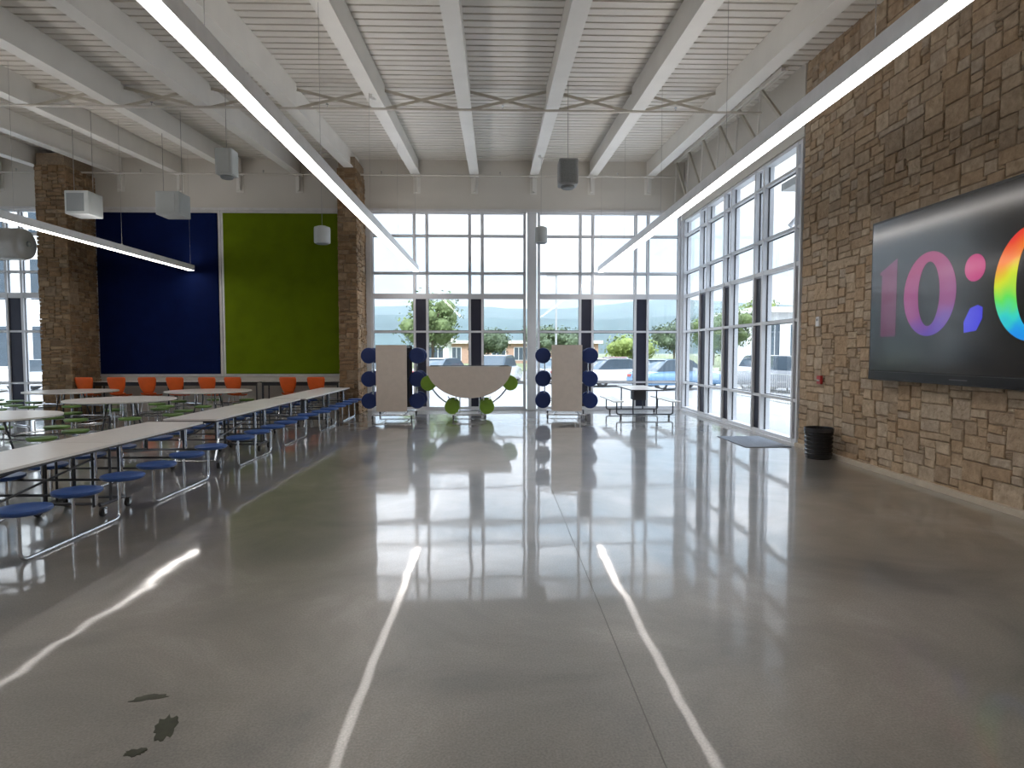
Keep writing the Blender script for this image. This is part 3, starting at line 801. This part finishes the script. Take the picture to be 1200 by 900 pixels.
def make_chair(label):
    t = thing('plastic_chair', label, 'chair', (0, 0, 0), group='orange chairs at the wall tables')
    # shell: back at -y, facing +y ; waterfall seat
    seat_z = .53
    b = MB(); prof = [(.22, seat_z - .04, .19), (.19, seat_z - .005, .20), (.05, seat_z - .01, .205), (-.12, seat_z, .20), (-.185, seat_z + .05, .19)]
    def sheet(b, prof, th=.012, n=10, dish=.03):
        rows = []
        for (y, z, hw) in prof: rows.append([(hw * (2 * k / n - 1), y, z + dish * (2 * k / n - 1) ** 2) for k in range(n + 1)])
        m_ = n + 1; vs = [p for r_ in rows for p in r_]; fs = []
        for i in range(len(rows) - 1):
            for k in range(n): fs.append((i * m_ + k, i * m_ + k + 1, (i + 1) * m_ + k + 1, (i + 1) * m_ + k))
        b.add(vs, fs, 0, True)
    sheet(b, prof); s_ = b.build('seat', M['orange'], t); md = s_.modifiers.new('thick', 'SOLIDIFY'); md.thickness = .012
    b = MB(); back = [(-.188, seat_z + .055, .12), (-.205, seat_z + .12, .155), (-.225, seat_z + .22, .20), (-.245, seat_z + .34, .225), (-.262, seat_z + .43, .235), (-.27, seat_z + .475, .225), (-.271, seat_z + .49, .20)]
    rows = []; n = 10
    for (y, z, hw) in back: rows.append([(hw * (2 * k / n - 1), y + .035 * (2 * k / n - 1) ** 2, z) for k in range(n + 1)])
    m_ = n + 1
    b.add([p for r_ in rows for p in r_], [(i * m_ + k, i * m_ + k + 1, (i + 1) * m_ + k + 1, (i + 1) * m_ + k) for i in range(len(rows) - 1) for k in range(n)], 0, True)
    k_ = b.build('backrest', M['orange'], t); md = k_.modifiers.new('thick', 'SOLIDIFY'); md.thickness = .012
    for sx in (-1, 1):
        for (ya, yb) in ((.13, .20), (-.10, -.22)):
            b = MB(); b.tube([(sx * .14, ya, seat_z - .012), (sx * .19, yb, .008)], .011, 8); b.build('leg', M['chrome'], t)
    return t
cx = [(-10.92, 'left of all, beside the wide stone column'), (-10.08, 'second from the wide stone column'), (-9.28, 'third from the wide stone column'), (-8.52, 'fourth from the wide stone column'),
      (-7.68, 'under the right end of the blue panel'), (-7.0, 'under the left end of the green panel'), (-5.52, 'under the middle of the green panel'), (-4.82, 'closest to the narrow stone column')]
c0 = None
for i, (x, d) in enumerate(cx):
    lab = 'orange plastic chair at the wall tables, ' + d
    if c0 is None: c0 = make_chair(lab); c0.location = (x, 17.15, 0); c0.rotation_euler = (0, 0, R(3))
    else: dup(c0, (x, 17.15 + .02 * ((i * 7) % 3 - 1), 0), R(((i * 37) % 13) - 6), lab)

# ------------------------------------------------------------------ bin, mat, wall devices
t = thing('trash_bin', 'short round black ridged trash bin against the stone wall', 'bin', (5.155, 9.80, 0)); t.scale = (.88, .88, .97)
b = MB(); pf = [(.20, 0), (.215, .01)]
for k in range(6):
    z = .05 + k * .068; pf += [(.218 + k * .002, z), (.232 + k * .002, z + .012), (.232 + k * .002, z + .040), (.218 + k * .002, z + .052)]
pf += [(.235, .47), (.245, .475), (.245, .50), (.225, .505), (.215, .40), (.20, .05)]
b.lathe(pf, n=36); b.build('bin_body', M['binm'], t)
b = MB(); q = []
for k in range(28): 
    a = 2 * PI * k / 28; q.append((.243 + .008 * math.sin(k * 2.3), a))
b.lathe([(.215, .42), (.228, .508), (.25, .512), (.252, .49), (.249, .44)], n=28); b.build('bin_liner', M['liner'], t)

b = MB(); b.rbox(-.42, .42, -.72, .72, 0, .012, .005)
o = b.build('door_mat', M['mat']); o.location = (4.86, 11.65, 0); tag(o, 'grey blue door mat on the floor along the side window', 'mat')

t = thing('fire_alarm_pull', 'small red fire alarm pull station on the stone wall', 'fire alarm', (XR + .042, 10.28, 1.23))
MB().rbox(-.045, 0, -.06, .06, -.07, .07, .006).build('housing', M['red'], t)
MB().rbox(-.06, -.042, -.035, .035, -.02, .005, .004).build('pull_handle', M['white'], t)
t = thing('thermostat', 'small white thermostat box on the stone wall above the fire alarm', 'thermostat', (XR + .042, 10.38, 2.2))
MB().rbox(-.04, 0, -.055, .055, -.08, .08, .008).build('cover', M['white'], t)
MB().rbox(-.046, -.038, -.03, .03, .01, .05, .002).build('display_window', M['grille'], t)

# ------------------------------------------------------------------ big screen
TY0, TY1, TZ0, TZ1 = 4.88, 8.72, 1.31, 3.48
t = thing('wall_screen', 'huge black wall screen showing a rainbow coloured clock', 'screen', (XR + .035, (TY0 + TY1) / 2, (TZ0 + TZ1) / 2))
hy, hz = (TY1 - TY0) / 2, (TZ1 - TZ0) / 2
MB().rbox(-.14, .0, -hy, hy, -hz, hz, .008).build('screen_body', M['bezel'], t)
MB().box(-.145, -.139, -hy + .035, hy - .035, -hz + .13, hz - .035).build('display_surface', M['screen'], t)
MB().rbox(-.149, -.139, -hy + .01, hy - .01, -hz + .012, -hz + .118, .004).build('bottom_bar', M['bezel'], t)
M['legend'] = pbr('grey_marking', (0.12, 0.12, 0.13), 0.5)
MB().box(-.1505, -.1488, .05, .33, -hz + .058, -hz + .070).build('bar_marking', M['legend'], t)
cyT, czT = (TY0 + TY1) / 2, (TZ0 + TZ1) / 2
XS = -.1465
def ring_digit(yc, zc, w, h, tw, th, mat, name='digit_zero'):
    """fat 0: outer ellipse w x h, inner ellipse"""
    n = 48; vs = []; fs = []
    for k in range(n):
        a = 2 * PI * k / n; ca, sa = math.cos(a), math.sin(a)
        q = 1.0
        vs += [(XS, yc + w / 2 * ca, zc + h / 2 * sa), (XS, yc + (w / 2 - tw) * ca, zc + (h / 2 - th) * sa)]
    for k in range(n):
        j = (k + 1) % n; fs.append((2 * k, 2 * j, 2 * j + 1, 2 * k + 1))
    b = MB(); b.add(vs, fs); b.add([(v[0] + .001, v[1], v[2]) for v in vs], fs); return b.build(name, mat, t, fix=False)
pink = (0.52, 0.035, 0.20); mag = (0.30, 0.03, 0.25); blu = (0.06, 0.05, 0.60); 
mz = screen_digit_mat('pink_digit_glow', [(0.0, (0.07, 0.05, 0.40)), (0.30, (0.12, 0.05, 0.36)), (0.5, (0.26, 0.045, 0.20)), (1.0, (0.34, 0.04, 0.15))], 0.42, -.62, .62)
m1 = screen_digit_mat('dim_pink_digit_glow', [(0.0, (0.10, 0.03, 0.07)), (1.0, (0.22, 0.05, 0.13))], 0.30, -.6, .6)
mr_ = screen_digit_mat('rainbow_digit_glow', [(0.0, (0.02, 0.12, 0.75)), (0.28, (0.01, 0.30, 0.80)), (0.42, (0.03, 0.62, 0.55)), (0.55, (0.12, 0.72, 0.10)), (0.70, (0.65, 0.72, 0.02)), (0.84, (0.85, 0.22, 0.02)), (1.0, (0.75, 0.04, 0.03))], 0.50, -1.05, .35, 0.35)
mp = screen_digit_mat('pink_dot_glow', [(0, (0.55, 0.03, 0.25)), (1, (0.62, 0.05, 0.20))], 0.38, -.6, .6)
mb = screen_digit_mat('blue_dot_glow', [(0, (0.05, 0.05, 0.70)), (1, (0.10, 0.08, 0.70))], 0.45, -.6, .6)
dz = 2.40 - czT
# figure 1
b = MB(); y1c = 8.30 - cyT
b.add([(XS, y1c - .16, dz - .50), (XS, y1c + .16, dz - .50), (XS, y1c + .16, dz + .34), (XS, y1c + .20, dz + .33), (XS, y1c + .20, dz + .37), (XS, y1c - .16, dz + .52)], [(0, 1, 2, 5), (2, 3, 4, 5)])
b.build('digit_one', m1, t, fix=False)
ring_digit(7.53 - cyT, dz, .92, 1.02, .27, .12, mz)
n = 28; b = MB(); yc = 6.80 - cyT; zc = 2.62 - czT
b.add([(XS, yc + .15 * math.cos(2 * PI * k / n), zc + .15 * math.sin(2 * PI * k / n)) for k in range(n)], [tuple(range(n))]); b.build('colon_dot', mp, t, fix=False)
zc = 2.06 - czT; b = MB()
pl = [(.13, -.15), (.14, -.03), (.05, .12), (-.06, .15), (-.13, .12), (-.13, .0), (-.05, -.13)]
b.add([(XS, yc + p[0], zc + p[1]) for p in pl], [tuple(range(len(pl)))]); b.build('colon_mark', mb, t, fix=False)
ring_digit(6.04 - cyT, dz - .02, .97, 1.16, .28, .12, mr_)

# ------------------------------------------------------------------ outside
M['asphalt'] = pbr('asphalt', (0.22, 0.22, 0.23), 0.9, noise=0.1, nscale=0.3)
M['concrete'] = pbr('pavement', (0.36, 0.355, 0.34), 0.85, noise=0.06, nscale=0.5)
M['grassm'] = pbr('lawn', (0.13, 0.15, 0.07), 0.95, noise=0.25, nscale=0.4)
M['hill'] = pbr('forested_hill', (0.035, 0.062, 0.062), 1.0, noise=0.30, nscale=0.02, spec=0)
M['leaf'] = pbr('leaf_green', (0.10, 0.14, 0.045), 0.7, noise=0.3, nscale=0.6)
M['leaf2'] = pbr('leaf_bright', (0.16, 0.21, 0.045), 0.7, noise=0.25, nscale=0.6)
M['leaf3'] = pbr('leaf_dull', (0.07, 0.10, 0.05), 0.7, noise=0.3, nscale=0.6)
M['bark'] = pbr('bark', (0.10, 0.075, 0.05), 0.9, noise=0.3, nscale=6)
M['bwhite'] = pbr('render_white', (0.72, 0.72, 0.70), 0.8)
M['bbrick'] = pbr('brick_facade', (0.42, 0.27, 0.20), 0.9, noise=0.1, nscale=4)
M['broof'] = pbr('roof_sheet', (0.70, 0.68, 0.64), 0.7)
M['bglass'] = pbr('dark_pane', (0.06, 0.08, 0.10), 0.1)
b = MB(); b.box(-260, 260, 18.35, 900, -.45, -.12); b.box(5.95, 260, -40, 18.35, -.45, -.12); b.box(-260, XL - .32, -40, 18.35, -.45, -.12)
struct(b.build('ground', M['asphalt']))
b = MB(); b.box(-60, 60, 18.45, 23, -.12, -.03); b.box(6.0, 9.0, -10, 18.45, -.12, -.03); struct(b.build('pavement', M['concrete']))
b = MB(); b.box(-260, 260, 58, 850, -.12, -.02); tag(struct(b.build('lawn', M['grassm'])), kind='structure')
# thin morning haze lying between the lot and the hills
hm, hnt, hout = new_mat('haze'); vs_ = N(hnt, 'ShaderNodeVolumeScatter'); vs_.inputs['Density'].default_value = 0.0008; vs_.inputs['Color'].default_value = (0.72, 0.88, 1.0, 1)
hnt.links.new(vs_.outputs[0], hout.inputs['Volume'])
hz_ = MB().box(-900, 1000, 112, 900, -.11, 160).build('horizon_haze', hm); tag(hz_, 'thin pale haze in front of the wooded hills', 'haze', kind='stuff')
# hills
def hill(name, yc, dep, x0, x1, hf, seed):
    import mathutils
    b = MB(); nx, ny = 120, 14; vs = []
    for j in range(ny + 1):
        v = j / ny
        for i in range(nx + 1):
            u = i / nx; x = x0 + (x1 - x0) * u
            nz = mathutils.noise.fractal(Vector((x * .006 + seed, v * 2, seed)), 1.0, 2.0, 5)
            n2_ = mathutils.noise.fractal(Vector((x * .05 + seed, v * 9, 2)), 1.0, 2.0, 3)
            h = hf(x) * math.sin(v * PI / 2) ** .8 * (1 + .05 * nz) + n2_ * 2.2 * min(1, v * 3)
            vs.append((x, yc + dep * v, h - .5))
    fs = [(j * (nx + 1) + i, j * (nx + 1) + i + 1, (j + 1) * (nx + 1) + i + 1, (j + 1) * (nx + 1) + i) for j in range(ny) for i in range(nx)]
    b.add(vs, fs, 0, True); o = b.build(name, M['hill'], fix=False); struct(o)
hill('hill', 650, 260, -1000, 1300, lambda x: 66 + 9 * math.exp(-((x - 260) / 110) ** 2) - 5 * math.exp(-((x - 60) / 90) ** 2), 1.3)
hill('hill', 480, 160, -900, 1100, lambda x: 34 + 12 * math.exp(-((x - 330) / 120) ** 2) + 6 * math.exp(-((x + 200) / 120) ** 2), 5.1)

def tree(x, y, h, cr, m, label, seed, crown_z=.6, n=2600):
    rr = random.Random(seed)
    t = thing('tree', label, 'tree', (x, y, -.12), group='trees beyond the parking lot')
    b = MB(); b.tube([(0, 0, 0), (.1, 0, h * .25), (0, .05, h * .55)], .035 * h * .5, 8)
    for k in range(5):
        a = k * 1.3; b.tube([(0, 0, h * (.3 + .04 * k)), (math.cos(a) * cr * .5, math.sin(a) * cr * .5, h * (.5 + .05 * k))], .008 * h, 6)
    b.build('trunk', M['bark'], t)
    b = MB(); cl = []
    for k in range(16):
        a = rr.random() * 2 * PI; q = rr.random() ** .5 * .62; cl.append((math.cos(a) * cr * q, math.sin(a) * cr * q, h * (crown_z + rr.uniform(-.24, .26) * (1 - q * .6)), cr * rr.uniform(.30, .5)))
    cl.append((0, 0, h * .62, cr * .55))
    for k in range(n):
        c = rr.choice(cl); v = Vector((rr.gauss(0, 1), rr.gauss(0, 1), rr.gauss(0, 1))).normalized() * c[3] * rr.uniform(.55, 1.12)
        p = Vector(c[:3]) + v; nrm = (v.normalized() + Vector((rr.uniform(-.5, .5), rr.uniform(-.5, .5), rr.uniform(-.5, .5)))).normalized()
        u = nrm.orthogonal().normalized(); w = nrm.cross(u); s = cr * rr.uniform(.03, .065)
        b.add([p - u * s, p + w * s * .6, p + u * s, p - w * s * .6], [(0, 1, 2, 3)])
    import bmesh
    for c in cl:
        bm = bmesh.new(); bmesh.ops.create_icosphere(bm, subdivisions=2, radius=c[3] * .62)
        b.add([(v.co.x * rr.uniform(.9, 1.1) + c[0], v.co.y * rr.uniform(.9, 1.1) + c[1], v.co.z * .85 * rr.uniform(.9, 1.1) + c[2]) for v in bm.verts], [[v.index for v in f.verts] for f in bm.faces]); bm.free()
    b.build('foliage', M[m], t, fix=False)
trees = [(-14.5, 62, 8.2, 3.4, 'leaf', 'round green tree seen through the leftmost pane of the back window'), (-6.0, 60, 7.6, 3.4, 'leaf', 'green tree seen through the second wide pane of the back window'),
         (13.6, 62, 3.6, 2.9, 'leaf2', 'low bright yellow green tree in the right half of the back window'), (19.6, 68.5, 5.6, 2.8, 'leaf3', 'dull green tree seen beside the corner post'),
         (5.5, 74, 5.2, 2.8, 'leaf3', 'dull green tree seen just right of the steel post'), (27, 77, 6.6, 3.4, 'leaf', 'green tree seen through the side window by the corner'),
         (37, 88, 10.5, 4.8, 'leaf2', 'tall bright green tree rising behind the pale building outside the side window'), (18.6, 50, 5.6, 2.5, 'leaf', 'green tree behind the parked cars seen through the middle of the side window'),
         (-1.0, 78, 5.0, 3.0, 'leaf3', 'dull green tree behind the low brick shop'), (9.5, 80, 5.0, 3.2, 'leaf3', 'dull green tree behind the bright yellow green one')]
for i, (x, y, h, cr, m, lab) in enumerate(trees): tree(x, y, h, cr, m, lab, 100 + i)

# buildings
def building(x, y, w, d, h, wallm, label, rows, cols, wx0=None, roof=True, rz=0.0, eave=.6):
    t = thing('building', label, 'building', (x, y, -.12), rz)
    MB().box(-w / 2, w / 2, 0, d, 0, h).build('walls', M[wallm], t)
    if roof: MB().box(-w / 2 - eave, w / 2 + eave, -eave, d + eave, h, h + .45).build('roof', M['broof'], t)
    for r_ in range(rows):
        for c in range(cols):
            cx_ = -w / 2 + w * (c + .5) / cols; cz = h * (r_ + .5) / rows
            ww = w / cols * .3; hh = h / rows * .3
            f = MB(); f.box(cx_ - ww - .08, cx_ + ww + .08, -.06, -.002, cz - hh - .08, cz + hh + .08); fo = f.build('window_frame', M['white'], t)
            p = MB()
            for k in range(3): p.box(cx_ - ww + k * ww * .68, cx_ - ww + k * ww * .68 + ww * .6, -.08, -.055, cz - hh, cz + hh)
            p.build('window_panes', M['bglass'], fo)
    return t
building(2.2, 92, 26, 9, 3.0, 'bbrick', 'long low brick shop with a pale flat roof across the parking lot', 1, 8)
building(-6.8, 72, 3.0, 5, 2.9, 'bwhite', 'small pale house seen through the second wide pane of the back window', 1, 1)
building(-35, 42, 16, 14, 13, 'bwhite', 'large white building with gridded windows outside the far left window', 3, 4, roof=False)
building(25.2, 54, 4.6, 9, 5.2, 'bwhite', 'pale building seen through the side window', 1, 2)

# exterior canopy over the side glazing
t = thing('canopy', 'grey canopy with slanted struts outside the top of the side window', 'canopy', (XR + .45, 13, 0))
MB().box(0, .8, -3.0, -.2, 4.95, 5.1).build('canopy_roof', M['duct'], t)
for k in range(2):
    b = MB(); yy = -2.6 + k * 2.1; b.tube([(.05, yy, 4.2), (.75, yy, 4.96)], .05, 8); b.build('strut', M['frame'], t)
# fence outside the side glazing
t = thing('railing', 'light metal railing outside the lower part of the side window', 'railing', (9.6, 19, -.12))
b = MB(); b.bar((0, -6, 1.05), (0, 7, 1.05), .04, .04); b.bar((0, -6, .12), (0, 7, .12), .04, .04)
for k in range(88): b.bar((0, -6 + k * .148, .1), (0, -6 + k * .148, 1.05), .016, .016)
b.build('rails', M['duct'], t)

# cars
M['cwhite'] = pbr('car_white', (0.78, 0.78, 0.78), 0.25, coat=1.0); M['csilver'] = pbr('car_silver', (0.50, 0.52, 0.54), 0.25, metal=.4, coat=1.0)
M['cblue'] = pbr('car_blue', (0.10, 0.20, 0.33), 0.25, coat=1.0); M['cgrey'] = pbr('car_grey', (0.22, 0.23, 0.25), 0.25, coat=1.0); M['cred'] = pbr('car_red', (0.35, 0.05, 0.04), 0.25, coat=1.0)
def make_car(col, label, x, y, rz, suv=False):
    t = thing('car', label, 'car', (x, y, -.12), rz, 'cars parked outside')
    k = 1.12 if suv else 1.0
    low = [(-2.2, .30), (-2.25, .55), (-2.15, .80), (-1.9, .88 * k), (1.0, .92 * k), (1.9, .80 * k), (2.2, .66), (2.25, .35), (2.15, .25), (-2.1, .25)]
    b = MB()
    def loft(poly, yws, mi=0):
        # poly in (x,z), width narrows with given y half widths list of (yw, inset)
        n = len(poly); vs = []
        for (yw, sc) in yws:
            zc = sum(p[1] for p in poly) / n
            for p in poly: vs.append((p[0] * sc, yw, zc + (p[1] - zc) * sc))
        fs = [tuple(range(n))[::-1], tuple(range(n * (len(yws) - 1), n * len(yws)))]
        for i in range(len(yws) - 1):
            for j in range(n): fs.append((i * n + j, i * n + (j + 1) % n, (i + 1) * n + (j + 1) % n, (i + 1) * n + j))
        b.add(vs, fs, mi, True)
    loft(low, [(-.90, .93), (-.84, .99), (-.6, 1), (.6, 1), (.84, .99), (.90, .93)]); b.build('body', M[col], t)
    b = MB(); zt = 1.45 * k
    cab = [(-1.95 if suv else -1.7, .87 * k), (-1.55 if suv else -1.1, zt - .04), (-.9, zt), (.15, zt), (.45, zt - .06), (1.15, .90 * k)]
    loft(cab, [(-.78, .95), (-.70, 1), (.70, 1), (.78, .95)]); cb = b.build('cabin_glass', M['bglass'], t)
    b = MB(); b.prism([(-1.50 if suv else -1.15, zt - .03), (-.9, zt + .012), (.15, zt + .012), (.48, zt - .05), (.2, zt - .02), (-.9, zt - .03)], -.69, .69, 'y'); b.build('roof', M[col], t)
    for sx in (-1.38, 1.38):
        for sy in (-.80, .80):
            w = MB(); w.lathe([(.2, -.09), (.31, -.09), (.33, -.05), (.33, .05), (.31, .09), (.2, .09)], (sx, sy, .33), 20, axis='y'); wo = w.build('wheel', M['rubber'], t)
            w = MB(); w.lathe([(.19, -.095), (.19, .095)], (sx, sy, .33), 16, axis='y'); w.build('hubcap', M['csilver'], wo)
    for sy in (-.62, .62):
        MB().rbox(2.14, 2.235, sy - .17, sy + .17, .58, .70, .02).build('headlight', M['white'], t)
        MB().rbox(-2.245, -2.16, sy - .14, sy + .14, .62, .76, .02).build('tail_light', M['cred'], t)
    return t
cars = [('cwhite', 'white car parked outside the leftmost pane of the back window', -6.0, 35, R(70), False), ('csilver', 'silver car parked outside the second wide pane of the back window', -2.9, 36, R(62), False),
        ('cwhite', 'white tall car parked outside the third wide pane of the back window', .2, 35, R(75), True), ('cgrey', 'grey car parked just right of the steel post', 3.0, 37, R(80), False),
        ('cwhite', 'white car parked outside below the bright yellow green tree', 6.6, 33, R(15), False), ('cred', 'dark red car parked in the row behind the white car by the corner', 8.2, 43, R(88), False),
        ('cblue', 'blue car parked outside beside the window corner', 8.7, 30, R(20), False), ('cwhite', 'white tall car parked outside the side window', 14.2, 33, R(95), True),
        ('csilver', 'silver car parked outside the middle of the side window', 16.8, 31, R(100), False), ('cwhite', 'white car parked outside the far left window', -20.5, 30, R(10), False),
        ('cgrey', 'grey tall car parked closest to the stone wall, outside the side window', 13.0, 28.0, R(110), True)]
for c in cars: make_car(c[0], c[1], c[2], c[3], c[4], c[5])
# lamp post in the lot
for (lx, ly, lab) in ((3.9, 40, 'tall thin street lamp standing in the parking lot'),):
    t = thing('street_lamp', lab, 'street lamp', (lx, ly, -.12))
    MB().tube([(0, 0, 0), (0, 0, 6.6)], .06, 8).build('pole', M['duct'], t)
    MB().rbox(-.6, .1, -.15, .15, 6.6, 6.72, .02).build('lamp_head', M['duct'], t)

# ------------------------------------------------------------------ sky, sun
w = bpy.data.worlds.new('sky'); S.world = w; w.use_nodes = True
nt = w.node_tree; nt.nodes.clear()
out = nt.nodes.new('ShaderNodeOutputWorld'); bg = nt.nodes.new('ShaderNodeBackground')
tc = nt.nodes.new('ShaderNodeTexCoord')
mp_ = nt.nodes.new('ShaderNodeMapping'); mp_.inputs['Scale'].default_value = (1, 1, 2.6)
no = nt.nodes.new('ShaderNodeTexNoise'); no.inputs['Scale'].default_value = 3.4; no.inputs['Detail'].default_value = 9; no.inputs['Roughness'].default_value = 0.58; no.inputs['Distortion'].default_value = .3
nt.links.new(tc.outputs['Generated'], mp_.inputs[0]); nt.links.new(mp_.outputs[0], no.inputs['Vector'])
rp = nt.nodes.new('ShaderNodeValToRGB'); e = rp.color_ramp.elements
e[0].position = .43; e[0].color = (0.32, 0.43, 0.55, 1); e[1].position = .62; e[1].color = (0.98, 1.02, 1.10, 1)
x_ = e.new(.5); x_.color = (0.43, 0.49, 0.56, 1)
nt.links.new(no.outputs['Fac'], rp.inputs['Fac'])
# overcast luminance: zenith brighter than the horizon
sx = nt.nodes.new('ShaderNodeSeparateXYZ'); nt.links.new(tc.outputs['Generated'], sx.inputs[0])
mr = nt.nodes.new('ShaderNodeMapRange'); mr.inputs['From Min'].default_value = 0.2; mr.inputs['From Max'].default_value = 0.8; mr.inputs['To Min'].default_value = 1.0; mr.inputs['To Max'].default_value = 5.5
nt.links.new(sx.outputs['Z'], mr.inputs['Value'])
nt.links.new(rp.outputs['Color'], bg.inputs['Color'])
SKY = 1.0
ml = nt.nodes.new('ShaderNodeMath'); ml.operation = 'MULTIPLY'; ml.inputs[1].default_value = SKY
nt.links.new(mr.outputs[0], ml.inputs[0]); nt.links.new(ml.outputs[0], bg.inputs['Strength'])
nt.links.new(bg.outputs[0], out.inputs['Surface'])
sl = bpy.data.lights.new('sun', 'SUN'); sl.energy = 1.9; sl.angle = R(6); sl.color = (1, .97, .92)
so = bpy.data.objects.new('sun', sl); COL.objects.link(so); so.rotation_euler = Euler((R(42), 0, R(-28)), 'XYZ')

# ------------------------------------------------------------------ camera
cam = bpy.data.cameras.new('camera'); co = bpy.data.objects.new('camera', cam); COL.objects.link(co)
co.location = (0, 0, 1.7)
FPX = 735.0
cam.sensor_width = 36; cam.lens = FPX / 1200 * 36; cam.clip_end = 3000; cam.clip_start = .05
pitch = -math.atan(38 / FPX); yaw = -math.atan(20 / FPX * math.cos(pitch))
co.rotation_euler = (PI / 2 + pitch, 0, yaw)
S.camera = co
S.view_settings.view_transform = 'Standard'; S.view_settings.look = 'None'; S.view_settings.exposure = 0.98; S.view_settings.gamma = 1.0
S.view_settings.use_curve_mapping = False
try:
    S.cycles.max_bounces = 10; S.cycles.diffuse_bounces = 5; S.cycles.glossy_bounces = 4; S.cycles.transparent_max_bounces = 16; S.cycles.sample_clamp_indirect = 8
    S.cycles.use_denoising = True
except Exception: pass
